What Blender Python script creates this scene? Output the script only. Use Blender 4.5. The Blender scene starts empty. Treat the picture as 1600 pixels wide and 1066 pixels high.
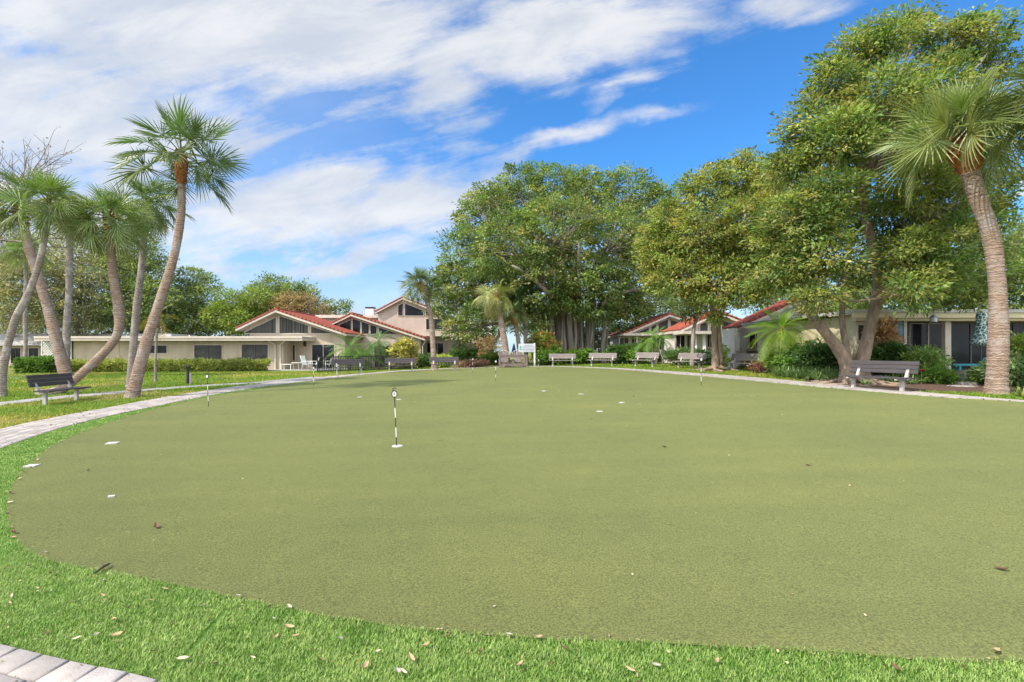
import bpy, math, random
import numpy as np
from mathutils import Vector, Matrix
R = math.radians
random.seed(7)
rng = np.random.default_rng(11)
scn = bpy.context.scene
col = scn.collection

# ------------------------------------------------------------------ camera
F = 800.0          # focal length in pixels of the 1600 px wide photograph
H0 = 1.55          # eye height
HY = 550.0         # picture row of the horizon
cam_d = bpy.data.cameras.new("camera")
cam = bpy.data.objects.new("camera", cam_d)
col.objects.link(cam)
cam_d.sensor_width = 36.0
cam_d.lens = 36.0 * F / 1600.0
cam_d.shift_y = (HY - 533.0) / 1600.0
cam_d.clip_start = 0.05
cam_d.clip_end = 3000
cam.location = (0, 0, H0)
cam.rotation_euler = (R(90), 0, 0)
scn.camera = cam

# ------------------------------------------------------------------ light
SUN_ELEV = R(46)
SHADOW = Vector((1.0, 0.62, 0)).normalized()      # ground direction in which shadows fall
sun_d = bpy.data.lights.new("sun", 'SUN')
sun_d.energy = 3.8
sun_d.angle = R(0.6)
sun_d.color = (1.0, 0.93, 0.82)
sun = bpy.data.objects.new("sun", sun_d)
col.objects.link(sun)
ray = Vector((SHADOW.x * math.cos(SUN_ELEV), SHADOW.y * math.cos(SUN_ELEV), -math.sin(SUN_ELEV)))
sun.rotation_euler = ray.to_track_quat('-Z', 'Y').to_euler()
sun.location = (-30, -10, 40)

scn.view_settings.view_transform = 'Standard'
scn.view_settings.look = 'None'
scn.view_settings.exposure = 0.69
scn.view_settings.gamma = 1.0
scn.view_settings.use_curve_mapping = False
try:
    scn.cycles.max_bounces = 8
    scn.cycles.diffuse_bounces = 4
    scn.cycles.transparent_max_bounces = 6
    scn.cycles.use_denoising = True
except Exception:
    pass

world = bpy.data.worlds.new("World")
scn.world = world
world.use_nodes = True
wn, wl = world.node_tree.nodes, world.node_tree.links
wn.clear()


def W(kind, **kw):
    n = wn.new(kind)
    for k, v in kw.items():
        setattr(n, k, v)
    return n


def wmath(op, a, b=None, clamp=False):
    n = wn.new('ShaderNodeMath')
    n.operation = op
    n.use_clamp = clamp
    for i, v in enumerate((a, b)):
        if v is None:
            continue
        if isinstance(v, (int, float)):
            n.inputs[i].default_value = v
        else:
            wl.new(v, n.inputs[i])
    return n.outputs[0]


def wsmooth(v, a, b, lo=0.0, hi=1.0):
    n = wn.new('ShaderNodeMapRange')
    n.interpolation_type = 'SMOOTHSTEP'
    wl.new(v, n.inputs[0])
    n.inputs[1].default_value = a
    n.inputs[2].default_value = b
    n.inputs[3].default_value = lo
    n.inputs[4].default_value = hi
    return n.outputs[0]


sky = W('ShaderNodeTexSky', sky_type='NISHITA')
sky.sun_disc = False
sky.sun_elevation = SUN_ELEV
sun_az = math.atan2(-SHADOW.x, -SHADOW.y)        # compass angle of the sun, clockwise from +Y
sky.sun_rotation = sun_az
sky.air_density = 1.0
sky.dust_density = 0.3
sky.ozone_density = 2.2
tint = W('ShaderNodeMix', data_type='RGBA', blend_type='MULTIPLY')
tint.inputs[0].default_value = 1.0
wl.new(sky.outputs[0], tint.inputs[6])
tint.inputs[7].default_value = (0.40, 0.92, 1.36, 1)
bg_sky = W('ShaderNodeBackground')
bg_sky.inputs[1].default_value = 0.11
wl.new(tint.outputs[2], bg_sky.inputs[0])
# clouds: masks and streaks on the vault of the sky, in gnomonic coordinates u = x/y, v = z/y
tc = W('ShaderNodeTexCoord')
sep = W('ShaderNodeSeparateXYZ')
wl.new(tc.outputs['Generated'], sep.inputs[0])
ay = wmath('MAXIMUM', wmath('ABSOLUTE', sep.outputs[1]), 0.12)
u_ = wmath('DIVIDE', sep.outputs[0], ay)
v_ = wmath('DIVIDE', sep.outputs[2], ay)
uv = W('ShaderNodeCombineXYZ')
wl.new(u_, uv.inputs[0])
wl.new(v_, uv.inputs[1])


def wnoise(vec, scale, detail, rough=0.55, dist=0.0, rot=0.0, sx=1.0, sy=1.0, seed=0.0):
    m = W('ShaderNodeMapping')
    m.inputs[1].default_value = (seed, seed * 0.7, 0)
    m.inputs[2].default_value = (0, 0, rot)
    m.inputs[3].default_value = (1, 1, 1)
    wl.new(vec, m.inputs[0])
    m2 = W('ShaderNodeMapping')
    m2.inputs[3].default_value = (sx, sy, 1)
    wl.new(m.outputs[0], m2.inputs[0])
    n = W('ShaderNodeTexNoise')
    n.inputs['Scale'].default_value = scale
    n.inputs['Detail'].default_value = detail
    n.inputs['Roughness'].default_value = rough
    n.inputs['Distortion'].default_value = dist
    wl.new(m2.outputs[0], n.inputs['Vector'])
    return n


warp = wnoise(uv.outputs[0], 2.6, 5, 0.6)
wv = W('ShaderNodeVectorMath', operation='SUBTRACT')
wl.new(warp.outputs['Color'], wv.inputs[0])
wv.inputs[1].default_value = (0.5, 0.5, 0.5)
ws = W('ShaderNodeVectorMath', operation='SCALE')
wl.new(wv.outputs[0], ws.inputs[0])
ws.inputs[3].default_value = 0.26
wa = W('ShaderNodeVectorMath', operation='ADD')
wl.new(uv.outputs[0], wa.inputs[0])
wl.new(ws.outputs[0], wa.inputs[1])


def blob(px, py, rx, ry, deg, amount, soft=0.0):
    cu, cv = (px - 800) / F, (HY - py) / F
    m = W('ShaderNodeMapping', vector_type='TEXTURE')
    m.inputs[1].default_value = (cu, cv, 0)
    m.inputs[2].default_value = (0, 0, R(deg))
    m.inputs[3].default_value = (rx / F, ry / F, 1)
    wl.new(wa.outputs[0], m.inputs[0])
    ln = W('ShaderNodeVectorMath', operation='LENGTH')
    wl.new(m.outputs[0], ln.inputs[0])
    return wmath('MULTIPLY', wsmooth(ln.outputs[1], 1.25, soft), amount)


masks = [blob(330, 40, 640, 190, 0, 1.25), blob(840, 50, 340, 100, 6, 1.2), blob(690, 130, 130, 110, -50, 0.95),
         blob(40, 190, 520, 230, 0, 1.1), blob(1230, 0, 190, 52, 8, 0.7), blob(430, 335, 400, 105, 8, 1.1),
         blob(120, 350, 420, 180, 0, 1.0), blob(850, 235, 260, 34, 17, 0.8), blob(640, 320, 210, 90, 15, 0.95),
         blob(500, 405, 380, 44, 3, 0.85), blob(450, 450, 300, 26, 3, 0.7), blob(590, 488, 200, 34, 0, 1.0),
         blob(970, 128, 110, 36, 40, 0.55), blob(1596, 291, 40, 5, 20, 0.75)]
acc = wsmooth(sep.outputs[1], 0.05, -0.35, 0.0, 1.15)     # unseen cloud added behind the camera as soft white fill for the facades
for mk in masks:
    acc = wmath('MAXIMUM', acc, mk)
streak = wnoise(uv.outputs[0], 3.2, 9, 0.62, 0.35, R(-14), 1.0, 4.6, 3.1)
puff = wnoise(uv.outputs[0], 5.5, 8, 0.6, 0.2, R(10), 1.0, 1.8, 8.4)
tex = wmath('ADD', wmath('MULTIPLY', streak.outputs[0], 0.62), wmath('MULTIPLY', puff.outputs[0], 0.38))
dens = wmath('ADD', acc, wmath('MULTIPLY', wmath('SUBTRACT', tex, 0.5), 2.7))
dens = wsmooth(dens, 0.10, 1.0)
dens = wmath('MULTIPLY', dens, wsmooth(acc, 0.02, 0.30))
mist = wmath('MULTIPLY', wsmooth(u_, 0.1, -0.9), 0.40)         # thin high haze towards the left
cdens = wmath('MAXIMUM', wmath('MULTIPLY', dens, 0.90), mist)
shade = wnoise(uv.outputs[0], 3.0, 6, 0.6, 0.3, R(-10), 1.0, 2.6, 5.5)
ccol = W('ShaderNodeMix', data_type='RGBA')
wl.new(wsmooth(shade.outputs[0], 0.36, 0.66), ccol.inputs[0])
ccol.inputs[6].default_value = (0.60, 0.645, 0.71, 1)
ccol.inputs[7].default_value = (0.84, 0.835, 0.83, 1)
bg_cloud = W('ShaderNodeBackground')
wl.new(wsmooth(sep.outputs[1], 0.15, -0.5, 0.70, 2.1), bg_cloud.inputs[1])   # the added cloud behind the camera is boosted to fill-light what faces it
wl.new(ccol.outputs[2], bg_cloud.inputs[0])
# pale veil near the horizon
veil = wmath('MULTIPLY', wsmooth(v_, 0.36, 0.02), 0.66)
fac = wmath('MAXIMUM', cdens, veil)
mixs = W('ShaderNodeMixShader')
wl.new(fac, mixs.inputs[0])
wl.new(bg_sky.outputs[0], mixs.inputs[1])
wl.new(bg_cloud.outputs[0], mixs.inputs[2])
wout = W('ShaderNodeOutputWorld')
wl.new(mixs.outputs[0], wout.inputs[0])


# ------------------------------------------------------------------ space helpers
def ss(t):
    t = np.clip(t, 0, 1)
    return t * t * (3 - 2 * t)


def T(x, y):
    """terrain height"""
    return 0.32 * np.tanh(np.asarray(x, float) / 12.0) + 0.42 * ss(np.asarray(y, float) / 30.0)


def Tz(x, y):
    return float(T(x, y))


def P(px, py, Y):
    return Vector(((px - 800) / F * Y, Y, H0 + (HY - py) / F * Y))


def XZ(px, py, Y):
    return ((px - 800) / F * Y, H0 + (HY - py) / F * Y)


def G(px, py):
    """where the sight line through a photo pixel meets the ground"""
    a, b = (px - 800) / F, (HY - py) / F
    lo, hi = 0.3, 400.0
    prev = lo
    y = lo
    while y < hi:
        if H0 + b * y < Tz(a * y, y):
            break
        prev = y
        y *= 1.03
    lo, hi = prev, y
    for _ in range(40):
        m = (lo + hi) / 2
        if H0 + b * m < Tz(a * m, m):
            hi = m
        else:
            lo = m
    return Vector((a * lo, lo, Tz(a * lo, lo)))


def catmull(pts, step, closed=False):
    """resample a polyline smoothly at about the given step"""
    pts = [np.array(p, float) for p in pts]
    n = len(pts)
    out = []
    rng_ = range(n) if closed else range(n - 1)
    for i in rng_:
        p1, p2 = pts[i], pts[(i + 1) % n]
        p0 = pts[(i - 1) % n] if closed or i > 0 else 2 * p1 - p2
        p3 = pts[(i + 2) % n] if closed or i + 2 < n else 2 * p2 - p1
        k = max(1, int(np.linalg.norm(p2 - p1) / step))
        for j in range(k):
            t = j / k
            out.append(0.5 * ((2 * p1) + (-p0 + p2) * t + (2 * p0 - 5 * p1 + 4 * p2 - p3) * t * t + (-p0 + 3 * p1 - 3 * p2 + p3) * t ** 3))
    if not closed:
        out.append(pts[-1])
    return np.array(out)


# ------------------------------------------------------------------ materials
MATS = {}


def mat(name, c1, c2=None, scale=3.0, rough=0.7, bump=0.0, bscale=30.0, stretch=(1, 1, 1), spec=0.35, metal=0.0,
        attr=False, sheen=0.0, detail=6, lo=0.35, hi=0.65, bdist=0.02):
    if name in MATS:
        return MATS[name]
    m = bpy.data.materials.new(name)
    m.use_nodes = True
    nt = m.node_tree
    n, l = nt.nodes, nt.links
    b = n['Principled BSDF']
    b.inputs['Roughness'].default_value = rough
    b.inputs['Metallic'].default_value = metal
    b.inputs['Specular IOR Level'].default_value = spec
    if sheen:
        b.inputs['Sheen Weight'].default_value = sheen
        b.inputs['Sheen Roughness'].default_value = 0.5
    c = n.new('ShaderNodeTexCoord')
    mp = n.new('ShaderNodeMapping')
    mp.inputs[3].default_value = stretch
    l.new(c.outputs['Object'], mp.inputs[0])
    tx = n.new('ShaderNodeTexNoise')
    tx.inputs['Scale'].default_value = scale
    tx.inputs['Detail'].default_value = detail
    tx.inputs['Roughness'].default_value = 0.6
    l.new(mp.outputs[0], tx.inputs['Vector'])
    mr = n.new('ShaderNodeMapRange')
    mr.inputs[1].default_value = lo
    mr.inputs[2].default_value = hi
    l.new(tx.outputs[0], mr.inputs[0])
    mx = n.new('ShaderNodeMix')
    mx.data_type = 'RGBA'
    l.new(mr.outputs[0], mx.inputs[0])
    c2 = c2 or tuple(v * 0.8 for v in c1)
    mx.inputs[6].default_value = (*c1, 1)
    mx.inputs[7].default_value = (*c2, 1)
    last = mx.outputs[2]
    if attr:
        at = n.new('ShaderNodeAttribute')
        at.attribute_name = 'Col'
        mu = n.new('ShaderNodeMix')
        mu.data_type = 'RGBA'
        mu.blend_type = 'MULTIPLY'
        mu.inputs[0].default_value = 1.0
        l.new(last, mu.inputs[6])
        l.new(at.outputs['Color'], mu.inputs[7])
        last = mu.outputs[2]
    l.new(last, b.inputs['Base Color'])
    if bump:
        t2 = n.new('ShaderNodeTexNoise')
        t2.inputs['Scale'].default_value = bscale
        t2.inputs['Detail'].default_value = 4
        l.new(mp.outputs[0], t2.inputs['Vector'])
        bp = n.new('ShaderNodeBump')
        bp.inputs['Strength'].default_value = bump
        bp.inputs['Distance'].default_value = bdist
        l.new(t2.outputs[0], bp.inputs['Height'])
        l.new(bp.outputs[0], b.inputs['Normal'])
    MATS[name] = m
    return m


def leaf_mat(name, trans=0.35, rough=0.45, spec=0.4, tboost=(1.5, 1.6, 0.8)):
    """leaf colour comes from the per-leaf attribute; light also passes through the leaf"""
    if name in MATS:
        return MATS[name]
    m = bpy.data.materials.new(name)
    m.use_nodes = True
    nt = m.node_tree
    n, l = nt.nodes, nt.links
    b = n['Principled BSDF']
    b.inputs['Roughness'].default_value = rough
    b.inputs['Specular IOR Level'].default_value = spec
    at = n.new('ShaderNodeAttribute')
    at.attribute_name = 'Col'
    c = n.new('ShaderNodeTexCoord')
    tx = n.new('ShaderNodeTexNoise')
    tx.inputs['Scale'].default_value = 14.0
    l.new(c.outputs['Object'], tx.inputs['Vector'])
    mr = n.new('ShaderNodeMapRange')
    mr.inputs[3].default_value = 0.75
    mr.inputs[4].default_value = 1.25
    l.new(tx.outputs[0], mr.inputs[0])
    mu = n.new('ShaderNodeVectorMath')
    mu.operation = 'SCALE'
    l.new(at.outputs['Color'], mu.inputs[0])
    l.new(mr.outputs[0], mu.inputs[3])
    l.new(mu.outputs[0], b.inputs['Base Color'])
    tr = n.new('ShaderNodeBsdfTranslucent')
    m2 = n.new('ShaderNodeVectorMath')
    m2.operation = 'MULTIPLY'
    l.new(mu.outputs[0], m2.inputs[0])
    m2.inputs[1].default_value = tboost
    l.new(m2.outputs[0], tr.inputs[0])
    mx = n.new('ShaderNodeMixShader')
    mx.inputs[0].default_value = trans
    l.new(b.outputs[0], mx.inputs[1])
    l.new(tr.outputs[0], mx.inputs[2])
    l.new(mx.outputs[0], n['Material Output'].inputs[0])
    MATS[name] = m
    return m


def glass_mat(name, c=(0.012, 0.014, 0.018), rough=0.06):
    if name in MATS:
        return MATS[name]
    return mat(name, c, tuple(v * 1.9 for v in c), 1.3, rough, spec=0.12)


# ------------------------------------------------------------------ mesh helpers
class MB:
    """collects simple shapes and links them as one mesh object"""

    def __init__(self, off=(0, 0, 0)):
        self.v, self.f, self.off = [], [], Vector(off)

    def add(self, vs, fs):
        k = len(self.v)
        self.v += [Vector(p) for p in vs]
        self.f += [tuple(i + k for i in f) for f in fs]

    def box(self, a, b, bev=0.0):
        (x0, y0, z0), (x1, y1, z1) = a, b
        self.hexa([(x0, y0, z0), (x1, y0, z0), (x1, y1, z0), (x0, y1, z0), (x0, y0, z1), (x1, y0, z1), (x1, y1, z1), (x0, y1, z1)])

    def hexa(self, p):
        self.add(p, [(0, 3, 2, 1), (4, 5, 6, 7), (0, 1, 5, 4), (1, 2, 6, 5), (2, 3, 7, 6), (3, 0, 4, 7)])

    def prism_xz(self, poly, y0, y1):
        """polygon in the X-Z plane swept from y0 to y1"""
        n = len(poly)
        vs = [(x, y0, z) for x, z in poly] + [(x, y1, z) for x, z in poly]
        fs = [tuple(range(n)), tuple(range(2 * n - 1, n - 1, -1))]
        fs += [(i, n + i, n + (i + 1) % n, (i + 1) % n) for i in range(n)]
        self.add(vs, fs)

    def prism_xy(self, poly, z0, z1):
        n = len(poly)
        vs = [(x, y, z0) for x, y in poly] + [(x, y, z1) for x, y in poly]
        fs = [tuple(range(n - 1, -1, -1)), tuple(range(n, 2 * n))]
        fs += [(i, (i + 1) % n, n + (i + 1) % n, n + i) for i in range(n)]
        self.add(vs, fs)

    def bar(self, p, q, w, h, up=(0, 0, 1)):
        p, q = Vector(p), Vector(q)
        d = (q - p).normalized()
        s = d.cross(Vector(up))
        if s.length < 1e-4:
            s = d.cross(Vector((0, 1, 0)))
        s.normalize()
        n = s.cross(d)
        s, n = s * w / 2, n * h / 2
        self.hexa([p - s - n, p + s - n, q + s - n, q - s - n, p - s + n, p + s + n, q + s + n, q - s + n])

    def tube(self, pts, rad, sides=8, cap=True):
        pts = [Vector(p) for p in pts]
        n = len(pts)
        if isinstance(rad, (int, float)):
            rad = [rad] * n
        vs, fs = [], []
        prev = None
        for i, p in enumerate(pts):
            d = (pts[min(i + 1, n - 1)] - pts[max(i - 1, 0)])
            if d.length < 1e-7:
                d = Vector((0, 0, 1))
            d.normalize()
            if prev is None:
                a = d.cross(Vector((0.31, 0.95, 0.05)))
                if a.length < 0.05:
                    a = d.cross(Vector((1, 0, 0)))
            else:
                a = prev - d * prev.dot(d)
            a.normalize()
            prev = a
            b = d.cross(a)
            for k in range(sides):
                t = 2 * math.pi * k / sides
                vs.append(p + (a * math.cos(t) + b * math.sin(t)) * rad[i])
        for i in range(n - 1):
            for k in range(sides):
                k2 = (k + 1) % sides
                fs.append((i * sides + k, i * sides + k2, (i + 1) * sides + k2, (i + 1) * sides + k))
        if cap:
            fs.append(tuple(range(sides - 1, -1, -1)))
            fs.append(tuple(range((n - 1) * sides, n * sides)))
        self.add(vs, fs)

    def lathe(self, prof, c=(0, 0, 0), sides=20):
        """profile of (radius, z) turned round a vertical axis at c"""
        c = Vector(c)
        self.tube([c + Vector((0, 0, z)) for r, z in prof], [max(r, 1e-4) for r, z in prof], sides)

    def build(self, name, m, parent=None, smooth=False, bevel=0.0):
        me = bpy.data.meshes.new(name)
        me.from_pydata([p - self.off for p in self.v], [], self.f)
        me.update()
        if smooth:
            me.polygons.foreach_set('use_smooth', [True] * len(me.polygons))
        me.materials.append(m)
        o = bpy.data.objects.new(name, me)
        col.objects.link(o)
        if parent is not None:
            o.parent = parent
        if bevel:
            md = o.modifiers.new('bevel', 'BEVEL')
            md.width = bevel
            md.segments = 2
            md.limit_method = 'ANGLE'
        return o


def np_mesh(name, V, Q, m, colr=None, parent=None, off=(0, 0, 0), smooth=False):
    V = np.asarray(V, np.float32) - np.asarray(off, np.float32)
    Q = np.asarray(Q, np.int32)
    me = bpy.data.meshes.new(name)
    me.vertices.add(len(V))
    me.vertices.foreach_set('co', V.ravel())
    k = Q.shape[1]
    me.loops.add(Q.size)
    me.loops.foreach_set('vertex_index', Q.ravel())
    me.polygons.add(len(Q))
    me.polygons.foreach_set('loop_start', np.arange(0, Q.size, k, dtype=np.int32))
    if smooth:
        me.polygons.foreach_set('use_smooth', np.ones(len(Q), bool))
    me.update(calc_edges=True)
    if colr is not None:
        a = me.attributes.new('Col', 'FLOAT_COLOR', 'POINT')
        c4 = np.ones((len(V), 4), np.float32)
        c4[:, :3] = colr
        a.data.foreach_set('color', c4.ravel())
    me.materials.append(m)
    o = bpy.data.objects.new(name, me)
    col.objects.link(o)
    if parent is not None:
        o.parent = parent
    return o


def tag(o, label=None, cat=None, group=None, kind=None):
    if label:
        o['label'] = label
    if cat:
        o['category'] = cat
    if group:
        o['group'] = group
    if kind:
        o['kind'] = kind
    return o


def thing(name, label, cat, loc=(0, 0, 0), rz=0.0, group=None):
    o = bpy.data.objects.new(name, None)
    col.objects.link(o)
    o.location = loc
    o.rotation_euler = (0, 0, rz)
    o.empty_display_size = 0.3
    return tag(o, label, cat, group)


KIDS = {}


def copy_tree(o, parent=None):
    c = o.copy()
    col.objects.link(c)
    if parent is not None:
        c.parent = parent
    for ch in [x for x in bpy.data.objects if x.parent is o]:
        copy_tree(ch, c)
    return c


def unit(a):
    return a / np.maximum(np.linalg.norm(a, axis=-1, keepdims=True), 1e-9)


def leaf_geo(C, D, N, L, Wd, fold=0.15):
    """one folded rhombic leaf per row"""
    D = unit(D)
    S = unit(np.cross(D, N))
    N = np.cross(S, D)
    L = np.asarray(L).reshape(-1, 1)
    Wd = np.asarray(Wd).reshape(-1, 1)
    mid = C + D * L * 0.48
    V = np.stack([C, mid + S * Wd / 2 + N * Wd * fold, C + D * L, mid - S * Wd / 2 + N * Wd * fold], 1).reshape(-1, 3)
    Q = np.arange(len(V)).reshape(-1, 4)
    return V, Q


def blade_field(xy, z, h, w, lean, c1, c2, patch=None, rg=rng):
    """one bent tapering blade (2 quads) per row of xy"""
    n = len(xy)
    a = rg.uniform(0, 2 * np.pi, n)
    hh = h * rg.uniform(0.6, 1.25, n)
    d = np.stack([np.cos(a), np.sin(a), np.zeros(n)], 1)
    s = np.stack([-np.sin(a), np.cos(a), np.zeros(n)], 1)
    base = np.column_stack([xy, z])
    ln = lean * rg.uniform(0.3, 1.3, n)
    up = np.array([0, 0, 1.0])
    mid = base + d * (hh * ln * 0.35)[:, None] + up * (hh * 0.6)[:, None]
    tip = base + d * (hh * ln)[:, None] + up * hh[:, None]
    ww = (w * rg.uniform(0.7, 1.3, n))[:, None]
    V = np.stack([base - s * ww / 2, base + s * ww / 2, mid + s * ww * 0.42, mid - s * ww * 0.42, tip + s * ww * 0.08, tip - s * ww * 0.08], 1).reshape(-1, 3)
    i = np.arange(n)[:, None] * 6
    Q = np.concatenate([i + np.array([[0, 1, 2, 3]]), i + np.array([[3, 2, 4, 5]])], 1).reshape(-1, 4)
    t = rg.uniform(0, 1, n) if patch is None else np.clip(patch + rg.normal(0, 0.22, n), 0, 1)
    c = np.array(c1)[None] * (1 - t)[:, None] + np.array(c2)[None] * t[:, None]
    c = c * rg.uniform(0.75, 1.25, n)[:, None]
    return V, Q, np.repeat(c, 6, axis=0)


def vnoise(x, y, s, seed=0):
    """cheap smooth 2-D value noise in 0..1"""
    r = np.random.default_rng(seed)
    tab = r.uniform(0, 1, (64, 64))
    fx, fy = x / s + 1000, y / s + 1000
    ix, iy = np.floor(fx).astype(int), np.floor(fy).astype(int)
    tx, ty = ss(fx - ix), ss(fy - iy)
    g = lambda i, j: tab[i % 64, j % 64]
    return (g(ix, iy) * (1 - tx) + g(ix + 1, iy) * tx) * (1 - ty) + (g(ix, iy + 1) * (1 - tx) + g(ix + 1, iy + 1) * tx) * ty

# ------------------------------------------------------------------ ground, green, path
GC = np.array([1.0, 18.0])
green_px_a = [(1600, 1040), (1300, 1026), (1000, 1010), (800, 1002), (650, 989), (500, 967), (400, 946), (300, 925), (200, 904), (120, 890),
              (60, 875), (28, 850), (14, 820), (11, 790), (20, 760), (45, 728), (80, 700), (120, 681), (180, 659), (240, 641),
              (320, 623), (400, 609.5), (460, 600), (510, 593), (570, 586), (640, 580), (720, 576), (800, 574), (870, 573.5), (950, 577),
              (1050, 585), (1150, 594), (1250, 604), (1350, 613), (1450, 621.5), (1600, 632)]
green_pts = [tuple(G(*p)[:2]) for p in green_px_a] + [(10.1, 7.6), (9.0, 5.2), (6.8, 3.4), (4.4, 2.65)]
fr_left = [(0, 703), (50, 685), (100, 669), (150, 656), (200, 645), (250, 635), (300, 624.5), (350, 615), (400, 606.5)]
fringe_pts = [(4.6, 1.45), (2.6, 1.35), (0.6, 1.55)] + [tuple(G(240, 1066)[:2]), tuple(G(110, 1040)[:2]), tuple(G(0, 1013)[:2])] + \
    [(-4.1, 3.2), (-5.6, 4.1), (-7.1, 5.6), (-8.3, 7.3)] + [tuple(G(*p)[:2]) for p in fr_left]


def polar(pts, step=0.2):
    c = catmull(pts, step, True) - GC
    th = np.arctan2(c[:, 1], c[:, 0])
    r = np.hypot(c[:, 0], c[:, 1])
    o = np.argsort(th)
    return th[o], r[o]


NTH = 720
# sample finely near the camera: uniform in arc length of the green outline
gth, gr = polar(green_pts)


def rfun(th, tab):
    t, r = tab
    return np.interp(th, np.concatenate([t - 2 * np.pi, t, t + 2 * np.pi]), np.concatenate([r, r, r]))


fp = np.array(fringe_pts) - GC
fth = np.arctan2(fp[:, 1], fp[:, 0])
fr = np.hypot(fp[:, 0], fp[:, 1])
f_gap_known = fr - rfun(fth, (gth, gr))
far_th = np.array([np.arctan2(p[1] - GC[1], p[0] - GC[0]) for p in [G(500, 594)[:2], G(640, 580)[:2], G(800, 574)[:2], G(950, 577)[:2], G(1050, 585)[:2], G(1150, 594)[:2], G(1300, 608)[:2], G(1450, 621)[:2], (9.75, 8.6), (9, 5.2), (6.8, 3.4)]])
far_gap = np.array([0.06, 0.05, 0.05, 0.05, 0.06, 0.10, 0.2, 0.27, 0.32, 0.6, 1.0])
allth = np.concatenate([fth, far_th])
allgap = np.maximum(np.concatenate([f_gap_known, far_gap]), 0.05)
o_ = np.argsort(allth)
gap_tab = (allth[o_], allgap[o_])

dense = catmull(green_pts, 0.12, True)
dth = np.unwrap(np.arctan2(dense[:, 1] - GC[1], dense[:, 0] - GC[0]))
ths = np.mod(dth + np.pi, 2 * np.pi) - np.pi
order = np.argsort(ths)
TH = ths[order]
keep = np.concatenate([[True], np.diff(TH) > 1e-5])
TH = TH[keep]
RG = rfun(TH, (gth, gr))
RF = RG + rfun(TH, gap_tab)
PW = 1.28                                         # paved width
RP = RF + PW


def ring_xy(r):
    return np.column_stack([GC[0] + r * np.cos(TH), GC[1] + r * np.sin(TH)])


def ring_mesh(name, radii, zoff, m, kind='structure'):
    """closed sheets between successive radial curves"""
    n = len(TH)
    V = []
    for r in radii:
        xy = ring_xy(r)
        V.append(np.column_stack([xy, T(xy[:, 0], xy[:, 1]) + zoff]))
    V = np.concatenate(V)
    Q = []
    i = np.arange(n)
    j = (i + 1) % n
    for k in range(len(radii) - 1):
        Q.append(np.stack([k * n + i, (k + 1) * n + i, (k + 1) * n + j, k * n + j], 1))
    return tag(np_mesh(name, V, np.concatenate(Q), m, smooth=True), kind=kind)


# lawn sheet reaching the horizon
ax = np.concatenate([-np.geomspace(600, 46, 16), np.arange(-45, 46, 1.0), np.geomspace(46, 600, 16)])
ay_ = np.concatenate([-np.geomspace(300, 13, 10), np.arange(-12, 72, 1.0), np.geomspace(72, 900, 18)])
gx, gy = np.meshgrid(ax, ay_)
V = np.column_stack([gx.ravel(), gy.ravel(), T(gx, gy).ravel()])
nx, ny = len(ax), len(ay_)
idx = np.arange(nx * ny).reshape(ny, nx)
Q = np.stack([idx[:-1, :-1], idx[:-1, 1:], idx[1:, 1:], idx[1:, :-1]], -1).reshape(-1, 4)
m_lawn = mat('lawn soil and grass', (0.14, 0.20, 0.03), (0.25, 0.20, 0.07), 0.55, 0.95, 0.6, 60, spec=0.1, lo=0.4, hi=0.66)
tag(np_mesh('lawn', V, Q, m_lawn, smooth=True), kind='structure')

# putting green turf
m_turf = bpy.data.materials.new('putting turf')
m_turf.use_nodes = True
nt = m_turf.node_tree
n_, l_ = nt.nodes, nt.links
b_ = n_['Principled BSDF']
b_.inputs['Roughness'].default_value = 0.9
b_.inputs['Specular IOR Level'].default_value = 0.12
b_.inputs['Sheen Weight'].default_value = 0.22
b_.inputs['Sheen Roughness'].default_value = 0.45
b_.inputs['Sheen Tint'].default_value = (0.75, 0.85, 0.4, 1)
tc_ = n_.new('ShaderNodeTexCoord')


def nz(scale, detail=3, stretch=(1, 1, 1), rot=0.0, rough=0.5):
    mp = n_.new('ShaderNodeMapping')
    mp.inputs[2].default_value = (0, 0, rot)
    mp.inputs[3].default_value = stretch
    l_.new(tc_.outputs['Object'], mp.inputs[0])
    t = n_.new('ShaderNodeTexNoise')
    t.inputs['Scale'].default_value = scale
    t.inputs['Detail'].default_value = detail
    t.inputs['Roughness'].default_value = rough
    l_.new(mp.outputs[0], t.inputs['Vector'])
    return t.outputs[0]


def cmix(f, a, b, lo=0.3, hi=0.7):
    mr = n_.new('ShaderNodeMapRange')
    mr.inputs[1].default_value = lo
    mr.inputs[2].default_value = hi
    l_.new(f, mr.inputs[0])
    mx = n_.new('ShaderNodeMix')
    mx.data_type = 'RGBA'
    l_.new(mr.outputs[0], mx.inputs[0])
    for s, v in ((6, a), (7, b)):
        if isinstance(v, tuple):
            mx.inputs[s].default_value = (*v, 1)
        else:
            l_.new(v, mx.inputs[s])
    return mx.outputs[2]


fine = cmix(nz(80, 4, rough=0.75), (0.050, 0.057, 0.018), (0.208, 0.212, 0.068), 0.39, 0.61)
patchy = cmix(nz(0.45, 5), (0.84, 0.87, 0.88), (1.08, 1.06, 0.98))
rolls = cmix(nz(1.0, 3, (0.10, 1.6, 1), R(12)), (0.90, 0.92, 0.9), (1.06, 1.05, 1.04))
blot = cmix(nz(3.2, 6, rough=0.65), (0.9, 0.92, 0.9), (1.07, 1.06, 1.04))
lastc = fine
for other in (patchy, rolls, blot):
    mu = n_.new('ShaderNodeMix')
    mu.data_type = 'RGBA'
    mu.blend_type = 'MULTIPLY'
    mu.inputs[0].default_value = 1
    l_.new(lastc, mu.inputs[6])
    l_.new(other, mu.inputs[7])
    lastc = mu.outputs[2]
l_.new(lastc, b_.inputs['Base Color'])
hgt = n_.new('ShaderNodeMath')
hgt.operation = 'ADD'
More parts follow.
